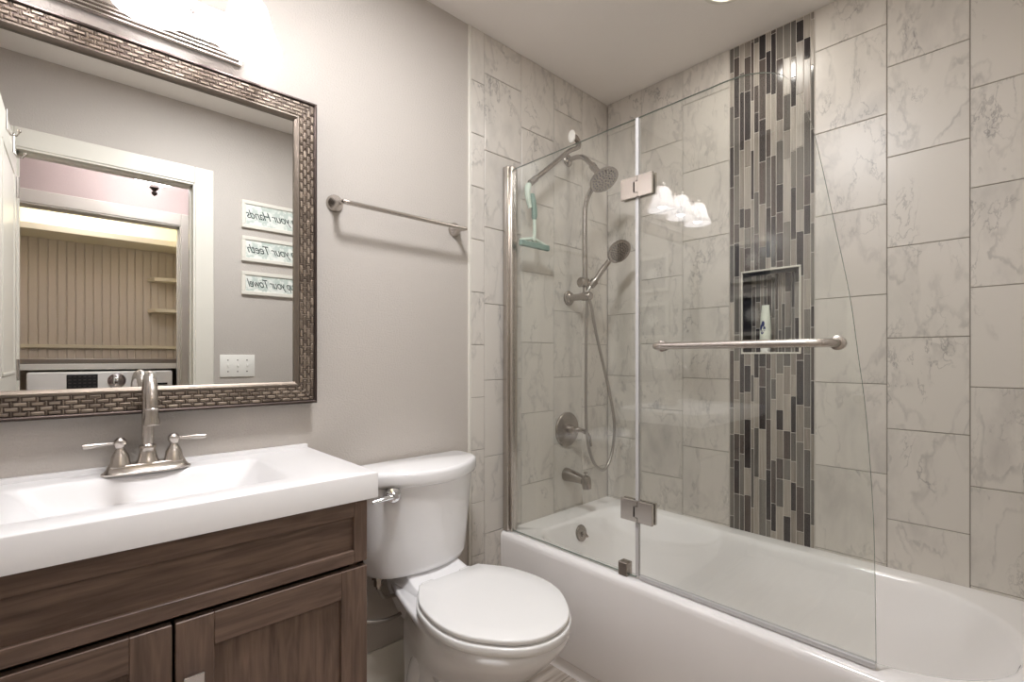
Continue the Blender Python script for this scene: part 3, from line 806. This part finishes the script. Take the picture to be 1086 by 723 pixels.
b = MB(); ov = (-0.372, -0.128, 0.372)
axs = (0.05, -1, 0.22)
b.lathe(ov, axs, [(0.036, -0.014), (0.036, 0.004), (0.032, 0.008), (0.012, 0.010), (0.0, 0.0105)], 28)
b.tube([(ov[0], ov[1] - 0.01, ov[2] + 0.003), (ov[0] + 0.004, ov[1] - 0.022, ov[2] + 0.002), (ov[0] + 0.012, ov[1] - 0.03, ov[2] - 0.012)], [0.006, 0.006, 0.005], 12)
o = b.build('overflow_plate', M['nickel_dark'], t); o['label'] = 'round nickel overflow plate with trip lever'
b = MB(); b.lathe((-0.365, -0.32, 0.0745), (0, 0, 1), [(0.034, 0), (0.034, 0.003), (0.026, 0.005), (0.02, 0.003), (0.0, 0.003)], 24); b.build('drain', M['nickel_dark'], t)

# ================================================================== SHOWER SCREEN
GX = -0.70; GT = 0.004
t = thing('shower_screen', (GX, -0.3, RIM), 'clear glass tub screen with hinged curved door panel and nickel fittings', 'shower screen')
def pane(name, outline, parent):
    """outline in (y, z); extruded to 8 mm glass with a greenish ground edge"""
    b = MB(); n = len(outline)
    a = [Vector((GX - GT, y, z)) for y, z in outline]; c = [Vector((GX + GT, y, z)) for y, z in outline]
    b.cur = 0
    b.add(a, [list(range(n))]); b.add(c, [list(range(n))[::-1]])
    b.cur = 1
    b.add(a + c, [[i, (i + 1) % n, n + (i + 1) % n, n + i] for i in range(n)])
    return b.build(name, [M['glass'], M['glass_edge']], parent, 0, True)
ZT = 1.914
pane('fixed_panel', [(-0.018, RIM + 0.006), (-0.018, ZT), (-0.622, ZT), (-0.622, RIM + 0.006)], t)
ctrl = [(-0.86, ZT), (-0.917, ZT), (-0.975, 1.907), (-1.038, 1.882), (-1.075, 1.844), (-1.101, 1.784), (-1.127, 1.688), (-1.164, 1.488), (-1.198, 1.296), (-1.215, 1.153), (-1.228, 1.039), (-1.238, 0.9), (-1.245, 0.751), (-1.248, 0.563), (-1.249, RIM + 0.016)]
curve = [(p.x, p.y) for p in smoothpts([(y, z, 0) for y, z in ctrl], 4)]
door = pane('door_panel', [(-0.632, RIM + 0.016), (-0.632, ZT)] + curve, t)
b = MB(); b.box(-0.722, -0.664, -0.030, -0.001, RIM + 0.001, 1.93, 0.004, 2); b.box(-0.712, -0.680, -0.044, -0.028, RIM + 0.001, 1.93, 0.006, 3)
b.build('wall_profile', M['nickel'], t)
b = MB(); b.box(GX - 0.0055, GX + 0.0055, -0.633, -0.621, RIM + 0.012, ZT, 0.001); b.build('seal_strip', M['seal'], t)
b = MB(); b.box(GX - 0.007, GX + 0.007, -1.249, -0.636, RIM + 0.004, RIM + 0.017, 0.001); b.build('door_sweep', M['seal'], door)
for zc in (1.692, 0.656):
    b = MB()
    for s in (-1, 1):
        xa, xb = (GX - 0.0145, GX - GT) if s < 0 else (GX + GT, GX + 0.0145)
        b.box(xa, xb, -0.6255, -0.571, zc - 0.034, zc + 0.034, 0.0012); b.box(xa, xb, -0.687, -0.6345, zc - 0.034, zc + 0.034, 0.0012)
        b.box(xa, xb, -0.636, -0.6180, zc - 0.019, zc + 0.016, 0.0008); b.box(xa, xb, -0.6335, -0.624, zc + 0.0175, zc + 0.034, 0.0008); b.box(xa, xb, -0.6335, -0.624, zc - 0.034, zc - 0.0205, 0.0008)
    b.tube([(GX, -0.627, zc - 0.034), (GX, -0.627, zc + 0.034)], 0.006, 12)
    b.build('hinge', M['nickel'], t)
b = MB(); b.box(GX - 0.016, GX + 0.016, -0.596, -0.562, RIM + 0.0005, RIM + 0.044, 0.002); b.build('glass_clamp', M['nickel_dark'], t)
# towel-bar handle of the door
b = MB(); hx, hz = GX - 0.052, 1.181
pts = [(GX - GT, -0.715, hz), (GX - 0.03, -0.713, hz), (GX - 0.044, -0.718, hz), (hx, -0.732, hz)] + [(hx, -0.732 - 0.05 * i, hz) for i in range(1, 9)] + [(hx + 0.006, -1.160, hz), (GX - 0.03, -1.172, hz), (GX - GT, -1.176, hz)]
b.tube(smoothpts(pts, 3), 0.0105, 18)
for y in (-0.715, -1.176):
    b.lathe((GX - GT, y, hz), (-1, 0, 0), [(0.017, 0), (0.017, 0.007), (0.0105, 0.010)], 24)
    b.lathe((GX + GT, y, hz), (1, 0, 0), [(0.015, 0), (0.015, 0.008), (0.006, 0.011), (0.0, 0.011)], 24)
b.build('handle', M['nickel'], door)

# ================================================================== SHOWER FITTINGS
SX = -0.311
t = thing('shower_set', (SX, 0.0, 1.43), 'brushed nickel shower column with round head on the tiled end wall', 'shower')
b = MB(); b.lathe((SX, 0, 2.072), (0, -1, 0), [(0.03, 0), (0.029, 0.004), (0.02, 0.012), (0.012, 0.016)], 26)
b.tube(smoothpts([(SX, -0.01, 2.072), (SX, -0.06, 2.070), (SX, -0.10, 2.052), (SX, -0.145, 2.004)], 6), 0.0105, 16)
b.build('shower_arm', M['nickel_dark'], t)
b = MB(); d = Vector((0, -0.62, -0.78)).normalized(); p0 = Vector((SX, -0.145, 2.004))
b.lathe(p0 - d * 0.004, d, [(0.0105, 0), (0.0165, 0.001), (0.0165, 0.02), (0.0145, 0.022), (0.0145, 0.058), (0.016, 0.06), (0.016, 0.08), (0.010, 0.084), (0.010, 0.09)], 24)
b.build('diverter', M['nickel_dark'], t)
b = MB(); hc = p0 + d * 0.103
fn = Vector((-0.08, -0.56, -0.83)).normalized()
b.lathe(hc - fn * 0.028, fn, [(0.012, -0.006), (0.016, 0.002), (0.03, 0.010), (0.055, 0.017), (0.066, 0.022), (0.067, 0.028), (0.064, 0.031), (0.06, 0.0295)], 36)
hd = b.build('shower_head', M['nickel_dark'], t)
def nozzles(b, c, n, R):
    a = n.orthogonal().normalized(); bb = n.cross(a)
    for ring, cnt in ((0.2, 5), (0.42, 10), (0.65, 16), (0.86, 22)):
        for k in range(cnt):
            an = 2 * PI * k / cnt + ring
            b.lathe(c + (a * math.cos(an) + bb * math.sin(an)) * R * ring, n, [(0.0036, -0.001), (0.0032, 0.002), (0.0, 0.0022)], 8)
b = MB(); nozzles(b, hc + fn * 0.0015, fn, 0.058); b.build('spray_nozzles', M['grey'], hd)
b = MB(); b.tube(smoothpts([tuple(p0 + d * 0.066 + Vector((0, 0.008, -0.006))), (SX, -0.165, 1.925), (SX, -0.128, 1.885), (SX, -0.108, 1.84), (SX, -0.102, 1.78), (SX, -0.102, 1.6), (SX, -0.105, 1.43)], 8), 0.0115, 18)
b.build('riser_tube', M['nickel_dark'], t)
b = MB(); b.lathe((SX + 0.004, 0, 1.425), (0, -1, 0), [(0.034, 0), (0.034, 0.006), (0.028, 0.010), (0.026, 0.018), (0.018, 0.024), (0.015, 0.035), (0.016, 0.08), (0.02, 0.088), (0.02, 0.128), (0.016, 0.134), (0.0, 0.135)], 28)
b.build('wall_bracket', M['nickel_dark'], t)
b = MB()   # sliding holder with its knob and cradle
b.lathe((SX, -0.103, 1.468), (0, 0, 1), [(0.0118, 0), (0.019, 0.002), (0.019, 0.034), (0.0118, 0.036)], 22)
b.lathe((SX - 0.012, -0.103, 1.486), (-1, 0.1, 0), [(0.012, 0), (0.022, 0.004), (0.023, 0.018), (0.018, 0.024), (0.0, 0.026)], 22)
cr = Vector((-0.286, -0.128, 1.482)); hv = (Vector((-0.188, -0.205, 1.63)) - Vector((-0.295, -0.13, 1.462))).normalized()
b.tube([(SX, -0.103, 1.484), tuple(cr)], [0.013, 0.012], 14)
b.lathe(cr - hv * 0.016, hv, [(0.0145, 0), (0.0165, 0.004), (0.019, 0.030), (0.0165, 0.031), (0.0145, 0.002)], 22)
b.build('slide_holder', M['nickel_dark'], t)

t = thing('hand_shower', tuple(cr), 'round hand shower with a looping metal hose, resting in its holder', 'hand shower')
b = MB(); base = cr - hv * 0.02
b.tube(smoothpts([tuple(base), tuple(base + hv * 0.05), tuple(base + hv * 0.10 + Vector((0, 0.006, 0))), tuple(base + hv * 0.155 + Vector((0, 0.008, -0.002)))], 5), [0.0105] * 4 + [0.0125] * 5 + [0.0135] * 4 + [0.012] * 3, 16)
b.build('grip', M['nickel_dark'], t)
fn2 = Vector((-0.24, -0.74, -0.63)).normalized(); hc2 = Vector((-0.190, -0.205, 1.628))
b = MB(); b.lathe(hc2 - fn2 * 0.03, fn2, [(0.0, 0), (0.024, 0.003), (0.047, 0.012), (0.057, 0.022), (0.058, 0.03), (0.054, 0.033), (0.05, 0.031)], 34)
hd = b.build('spray_head', M['nickel_dark'], t)
b = MB(); nozzles(b, hc2 + fn2 * 0.0005, fn2, 0.047); b.build('spray_nozzles', M['grey'], hd)
b = MB(); pts = [tuple(base), tuple(base - hv * 0.03 + Vector((0, 0, -0.012))), (-0.298, -0.125, 1.39), (-0.262, -0.125, 1.27), (-0.205, -0.13, 1.10), (-0.155, -0.13, 0.96), (-0.125, -0.13, 0.84), (-0.135, -0.13, 0.72), (-0.17, -0.128, 0.645), (-0.212, -0.125, 0.625), (-0.262, -0.115, 0.665), (-0.292, -0.105, 0.76), (-0.300, -0.10, 0.90), (-0.300, -0.10, 1.08), (-0.302, -0.103, 1.24), (-0.306, -0.108, 1.35), (-0.309, -0.112, 1.404)]
b.tube(smoothpts(pts, 8), 0.0068, 12); b.build('hose', M['hose'], t)

t = thing('shower_valve', (-0.318, 0, 0.811), 'round nickel shower valve plate with a curved lever', 'shower valve')
b = MB(); b.lathe((-0.318, 0, 0.811), (0, -1, 0), [(0.081, 0), (0.081, 0.004), (0.076, 0.009), (0.045, 0.014), (0.026, 0.017), (0.024, 0.03), (0.022, 0.05), (0.014, 0.056), (0.0, 0.057)], 40); b.build('escutcheon', M['nickel_dark'], t)
b = MB(); b.tube(smoothpts([(-0.318, -0.045, 0.811), (-0.296, -0.066, 0.812), (-0.272, -0.08, 0.798), (-0.258, -0.088, 0.772), (-0.252, -0.09, 0.735)], 6), [0.012] * 6 + [0.0105] * 6 + [0.009] * 6 + [0.0075] * 7, 14); b.build('lever', M['nickel_dark'], t)

t = thing('tub_spout', (-0.325, 0, 0.60), 'brushed nickel tub spout with a lift diverter', 'tub spout')
def sp(y, z, hw, hh): return [Vector((-0.325 + hw * math.cos(a) * (0.9 + 0.1 * abs(math.cos(a))), y, z + hh * math.sin(a))) for a in [2 * PI * j / 24 for j in range(24)]]
b = MB(); b.loft([sp(0.0, 0.602, 0.029, 0.031), sp(-0.012, 0.602, 0.029, 0.031), sp(-0.05, 0.6, 0.026, 0.026), sp(-0.085, 0.596, 0.0235, 0.021), sp(-0.11, 0.591, 0.022, 0.02)], True, True)
b.lathe((-0.325, -0.118, 0.609), (0, -0.16, -1), [(0.008, -0.008), (0.019, 0.0), (0.0225, 0.012), (0.0215, 0.03), (0.019, 0.052), (0.015, 0.054), (0.014, 0.046), (0.0, 0.046)], 24)
b.build('spout_body', M['nickel_dark'], t)
b = MB(); b.lathe((-0.325, -0.118, 0.612), (0, 0, 1), [(0.004, 0), (0.004, 0.012), (0.009, 0.014), (0.009, 0.019), (0.0, 0.021)], 16); b.build('diverter_knob', M['nickel_dark'], t)

# rod laid over the shower arm, squeegee hanging from it
RA, RB = Vector((-0.360, -0.070, 2.092)), Vector((-0.632, -0.072, 1.868))
t = thing('hanging_rod', tuple(RA), 'slanting grey metal rod hooked over the shower arm, white cap on top', 'rod')
dd = (RB - RA).normalized()
b = MB(); b.tube(smoothpts([(-0.392, -0.092, 2.128), (-0.366, -0.092, 2.132), (-0.336, -0.085, 2.118), (-0.334, -0.076, 2.10), tuple(RA + dd * 0.03), tuple(RA + dd * 0.15), tuple(RB)], 6), [0.012] * 12 + [0.013] * 6 + [0.0105] * 19, 14)
b.lathe(RB - dd * 0.045, dd, [(0.0105, 0), (0.0135, 0.002), (0.0135, 0.008), (0.011, 0.012), (0.0135, 0.016), (0.0135, 0.045), (0.009, 0.05), (0.0, 0.05)], 18)
b.build('rod_tube', M['nickel_dark'], t)
b = MB()
capn = Vector((-0.75, -0.62, 0.2)).normalized(); c0 = Vector((-0.398, -0.098, 2.122)); up = Vector((0.15, 0, 1)); up = (up - capn * up.dot(capn)).normalized(); sd = capn.cross(up)
b.loft([[c0 + capn * h + (sd * math.cos(2 * PI * j / 24) * 0.016 + up * math.sin(2 * PI * j / 24) * 0.032) * k for j in range(24)] for h, k in ((-0.004, 0.9), (0.0, 1.0), (0.006, 1.0), (0.010, 0.85), (0.0115, 0.4))])
b.build('end_cap', M['white'], t, 50)
sq = RB + dd * 0.03
t = thing('shower_squeegee', (sq.x, sq.y, 1.6), 'pale green and teal squeegee hanging from the slanting rod', 'squeegee')
qx, qy = -0.636, -0.072
b = MB(); b.tube(smoothpts([(qx - 0.004, qy, 1.862), (qx - 0.012, qy, 1.835), (qx - 0.008, qy, 1.80), (qx + 0.004, qy, 1.765)], 5), [0.011, 0.012, 0.0125, 0.013, 0.013, 0.013, 0.0125, 0.012, 0.012, 0.0115, 0.011, 0.0105, 0.010, 0.0095, 0.009, 0.009], 12); b.build('hang_head', M['clearplastic'], t)
b = MB(); b.tube(smoothpts([(qx + 0.012, qy, 1.826), (qx + 0.018, qy - 0.002, 1.80), (qx + 0.026, qy - 0.002, 1.76), (qx + 0.028, qy, 1.722)], 5), [0.008] + [0.0125] * 13 + [0.011, 0.009], 12); b.build('grip', M['teal'], t)
b = MB(); b.tube(smoothpts([(qx + 0.028, qy, 1.722), (qx + 0.030, qy, 1.68), (qx + 0.028, qy, 1.65), (qx + 0.02, qy, 1.63)], 5), 0.0075, 10)
b.tube(smoothpts([(qx - 0.050, qy, 1.624), (qx - 0.02, qy, 1.632), (qx + 0.022, qy, 1.64), (qx + 0.062, qy, 1.632), (qx + 0.10, qy, 1.622)], 5), 0.007, 10); b.build('shaft', M['clearplastic'], t)
b = MB(); b.box(qx - 0.055, qx + 0.116, qy - 0.008, qy + 0.008, 1.602, 1.626, 0.003); b.build('blade', M['teal'], t)

# bottle in the niche
t = thing('toiletry_bottle', (0.045, -0.748, NZ0), 'cream tube bottle with dark blue print standing in the tiled niche', 'bottle')
def bl(z, a, c): return [Vector((0.045 + a * math.cos(2 * PI * j / 28), -0.748 + c * math.sin(2 * PI * j / 28), z)) for j in range(28)]
b = MB(); b.loft([bl(NZ0 + 0.02, 0.017, 0.021), bl(NZ0 + 0.026, 0.019, 0.0225), bl(NZ0 + 0.09, 0.017, 0.0215), bl(NZ0 + 0.14, 0.012, 0.019), bl(NZ0 + 0.178, 0.005, 0.0155), bl(NZ0 + 0.192, 0.0022, 0.0145)])
b.build('bottle_body', M['bottle'], t, 50)
b = MB(); b.loft([bl(NZ0 + 0.0005, 0.016, 0.018), bl(NZ0 + 0.018, 0.017, 0.0195), bl(NZ0 + 0.02, 0.015, 0.018)]); b.build('bottle_cap', M['white'], t, 50)
b = MB()
def on_bottle(u, z):   # print follows the bottle's side; u in radians from the side facing the room
    k = (z - NZ0 - 0.026) / 0.15; a = 0.019 - 0.009 * max(0, k) ** 1.4; c = 0.0225 - 0.005 * max(0, k) ** 1.4
    return Vector((0.045 - (a + 0.0006) * math.cos(u), -0.748 - (c + 0.0006) * math.sin(u), z))
for cu, cz_, ru, rz in ((-0.25, NZ0 + 0.115, 0.32, 0.012), (-0.65, NZ0 + 0.10, 0.28, 0.013), (0.05, NZ0 + 0.095, 0.22, 0.010), (-0.35, NZ0 + 0.082, 0.32, 0.009)):
    n = 18; b.add([on_bottle(cu, cz_)] + [on_bottle(cu + ru * math.cos(2 * PI * j / n), cz_ + rz * math.sin(2 * PI * j / n)) for j in range(n)], [[0, 1 + j, 1 + (j + 1) % n] for j in range(n)])
b.build('print', M['navy'], t, 0)

# recessed ceiling light over the tub, plus an invented fixture for the fill lamp
for lx_, ly_, lr, lab in ((-0.352, -0.768, 0.067, 'round lit recessed ceiling light over the tub'), (-1.52, -0.76, 0.15, 'round added fill light, out of view, in the ceiling over the middle of the bathroom floor')):
    t = thing('recessed_light', (lx_, ly_, H), lab, 'ceiling light', 'recessed ceiling lights')
    k = lr / 0.067
    b = MB(); b.lathe((lx_, ly_, H + 0.001), (0, 0, -1), [(0.066 * k, 0), (0.088 * k, 0.0), (0.088 * k, 0.003), (0.08 * k, 0.006), (0.070 * k, 0.006), (0.066 * k, 0.003), (0.066 * k, 0.0)], 40, False); b.build('trim_ring', M['trim'], t)
    b = MB(); b.lathe((lx_, ly_, H - 0.001), (0, 0, -1), [(0.067 * k, 0), (0.066 * k, 0.0015), (0.0, 0.002)], 36); b.build('lens', M['lens'], t)

# ================================================================== THINGS SEEN IN THE MIRROR
def text_mesh(txt, size, shear=0.0):
    c = bpy.data.curves.new('lettering', 'FONT'); c.body = txt; c.size = size; c.shear = shear; c.align_x = 'CENTER'; c.align_y = 'CENTER'; c.extrude = 0.0006; c.space_character = 0.92
    o = bpy.data.objects.new('lettering', c); COL.objects.link(o)
    me = bpy.data.meshes.new_from_object(o.evaluated_get(bpy.context.evaluated_depsgraph_get()))
    vs = [v.co.copy() for v in me.vertices]; fs = [list(p.vertices) for p in me.polygons]
    bpy.data.objects.remove(o); bpy.data.meshes.remove(me); return vs, fs
FYS = FRONT_Y
for txt, z0, z1, lab in (('Wash your Hands', 1.855, 2.005, 'topmost of the three script bathroom signs, reading Wash your Hands'), ('Brush your Teeth', 1.673, 1.81, 'middle of the three script bathroom signs, reading Brush your Teeth'), ('Hang up your Towel', 1.491, 1.618, 'lowest of the three script bathroom signs, reading Hang up your Towel')):
    x0, x1 = -1.335, -0.925; zc = (z0 + z1) / 2
    t = thing('wall_sign', ((x0 + x1) / 2, FYS, zc), lab, 'sign', 'script signs beside the door')
    b = MB(); b.box(x0 + 0.018, x1 - 0.018, FYS + 0.0005, FYS + 0.009, z0 + 0.018, z1 - 0.018); b.build('sign_board', M['sign'], t)
    b = MB()
    for (a, c, d, e) in ((x0, x1, z0, z0 + 0.02), (x0, x1, z1 - 0.02, z1), (x0, x0 + 0.02, z0 + 0.02, z1 - 0.02), (x1 - 0.02, x1, z0 + 0.02, z1 - 0.02)): b.box(a, c, FYS + 0.0005, FYS + 0.015, d, e, 0.002)
    b.build('sign_frame', M['trim'], t)
    vs, fs = text_mesh(txt, 0.062, 0.45)
    wdt = max(v.x for v in vs) - min(v.x for v in vs); k = 0.345 / wdt
    b = MB(); b.add([Vector(((x0 + x1) / 2 - v.x * k, FYS + 0.0095 + v.z, zc + v.y * 1.05)) for v in vs], fs); b.build('lettering', M['ink'], t, 0)

t = thing('light_switch', (-1.353, FYS, 1.10), 'white three-gang toggle switch plate beside the door', 'light switch')
b = MB(); b.box(-1.437, -1.268, FYS + 0.0005, FYS + 0.006, 1.043, 1.162, 0.0025, 2); b.build('switch_plate', M['white'], t)
for x in (-1.399, -1.353, -1.307):
    b = MB(); b.box(x - 0.005, x + 0.005, FYS + 0.005, FYS + 0.0105, 1.097, 1.112, 0.002); b.build('toggle', M['white'], t)
    for z in (1.072, 1.133):
        b = MB(); b.lathe((x, FYS + 0.006, z), (0, 1, 0), [(0.0035, 0), (0.003, 0.0012), (0.0, 0.0015)], 10); b.build('screw', M['grey'], t)

HX, HY = -1.645, -2.12
t = thing('hall_light', (HX, HY, H), 'semi-flush hall ceiling light with a white glass dish and dark finial', 'ceiling light')
b = MB(); b.lathe((HX, HY, H), (0, 0, -1), [(0.065, 0), (0.065, 0.012), (0.03, 0.03), (0.012, 0.035), (0.010, 0.27), (0.022, 0.273), (0.024, 0.29), (0.013, 0.302), (0.008, 0.309), (0.015, 0.316), (0.012, 0.328), (0.0, 0.338)], 24); b.build('stem', M['frame_dark'], t)
b = MB(); out = [(0.012, 0.273), (0.06, 0.264), (0.10, 0.246), (0.128, 0.22), (0.135, 0.2)]
prof = out + [(r_ - 0.004, h - 0.004) for r_, h in reversed(out)]
b.lathe((HX, HY, H), (0, 0, -1), prof + [prof[0]], 40, False); b.build('glass_dish', M['halldish'], t)

# laundry closet contents
b = MB(); b.box(CX0 - 0.12, CX1 + 0.099, CLB + 0.0005, CLB + 0.30, 1.968, 2.012, 0.003)
tag(b.build('closet_shelf', M['closet']), 'wide cream shelf across the top of the laundry closet', 'shelf')
for z, lab in ((1.742, 'upper of two small white corner shelves in the laundry closet'), (1.505, 'lower of two small white corner shelves in the laundry closet')):
    b = MB(); xa, xb = -1.56, CX1 + 0.0995
    b.loft([[Vector((xa, CLB + 0.0005, zz)), Vector((xa + 0.03, CLB + 0.12, zz)), Vector((xb, CLB + 0.15, zz)), Vector((xb, CLB + 0.0005, zz))] for zz in (z - 0.012, z + 0.012)])
    tag(b.build('corner_shelf', M['closet'], None, 0), lab, 'shelf', 'corner shelves in the laundry closet')
b = MB(); b.box(CX0 - 0.12, CX1 + 0.099, CLB + 0.0005, CLB + 0.018, 1.213, 1.238, 0.003)
tag(b.build('panel_rail', M['closet']), 'thin cream rail across the grooved panelling of the closet', 'rail')
t = thing('laundry_counter', (-2.0, -2.9, 1.09), 'grey-brown counter with white front edge over the washing machine', 'counter')
b = MB(); b.box(CX0 - 0.115, CX1 + 0.097, CLB + 0.0005, CLF - 0.055 - 0.06, 1.11, 1.138, 0.002); b.build('counter_top', M['wood_counter'], t)
b = MB(); b.box(CX0 + 0.003, CX1 - 0.003, CLF - 0.10, CLF - 0.082, 1.072, 1.108, 0.002); b.build('front_edge', M['trim'], t)
WF = CLF - 0.06
t = thing('washing_machine', (-1.84, WF - 0.3, 0.0), 'white washing machine with a dark display and round dial under the counter', 'washing machine')
b = MB(); b.box(-2.20, -1.49, WF - 0.60, WF, 0.01, 1.058, 0.012, 2); b.build('washer_body', M['white'], t)
b = MB(); b.box(-2.025, -1.88, WF - 0.002, WF + 0.004, 0.955, 1.043, 0.002); dsp = b.build('display', M['black'], t)
b = MB()
for r_ in range(4):
    for c_ in range(6):
        b.box(-2.017 + c_ * 0.023, -2.004 + c_ * 0.023, WF + 0.004, WF + 0.005, 0.966 + r_ * 0.02, 0.972 + r_ * 0.02)
b.build('display_marks', M['grey'], dsp, 0)
b = MB(); b.lathe((-1.787, WF, 1.0), (0, 1, 0), [(0.046, 0), (0.046, 0.006), (0.036, 0.012), (0.033, 0.03), (0.027, 0.034), (0.0, 0.034)], 30); b.build('dial', M['chrome'], t)
b = MB(); b.box(-1.60, -1.52, WF - 0.001, WF + 0.003, 0.965, 0.978, 0.001); b.build('door_slot', M['black'], t)
b = MB(); b.lathe((-1.845, WF, 0.55), (0, 1, 0), [(0.24, 0), (0.24, 0.012), (0.2, 0.03), (0.17, 0.024), (0.0, 0.02)], 40); b.build('porthole_door', M['grey'], t)

# framed pictures on the left wall (reflected in the shower glass)
for zc, lab in ((1.72, 'upper framed picture of a white flower on the wall beside the vanity'), (1.40, 'lower framed picture of a white flower on the wall beside the vanity')):
    yc = -0.36; hw = 0.125; x = LEFT_X
    t = thing('framed_picture', (x, yc, zc), lab, 'picture', 'framed flower pictures')
    b = MB()
    for (a, c, d, e) in ((yc - hw, yc + hw, zc - hw, zc - hw + 0.025), (yc - hw, yc + hw, zc + hw - 0.025, zc + hw), (yc - hw, yc - hw + 0.025, zc - hw + 0.025, zc + hw - 0.025), (yc + hw - 0.025, yc + hw, zc - hw + 0.025, zc + hw - 0.025)):
        b.box(x + 0.0005, x + 0.02, a, c, d, e, 0.002)
    b.build('picture_frame', M['trim'], t)
    b = MB(); b.box(x + 0.0005, x + 0.008, yc - hw + 0.02, yc + hw - 0.02, zc - hw + 0.02, zc + hw - 0.02); pb = b.build('picture_board', M['picture'], t)
    b = MB(); ctr = Vector((x + 0.009, yc, zc))
    for ring, cnt, ln in ((0, 14, 0.055), (1, 10, 0.036)):
        for k in range(cnt):
            a = 2 * PI * k / cnt + ring * 0.2; dr = Vector((0, math.cos(a), math.sin(a))); sd = Vector((0, -math.sin(a), math.cos(a)))
            h = 0.001 + ring * 0.002
            b.add([ctr + Vector((h, 0, 0)), ctr + dr * ln * 0.6 + sd * 0.007 + Vector((h + 0.003, 0, 0)), ctr + dr * ln + Vector((h + 0.001, 0, 0)), ctr + dr * ln * 0.6 - sd * 0.007 + Vector((h + 0.003, 0, 0))], [[0, 1, 2, 3]])
    b.build('flower', M['white'], pb, 0)
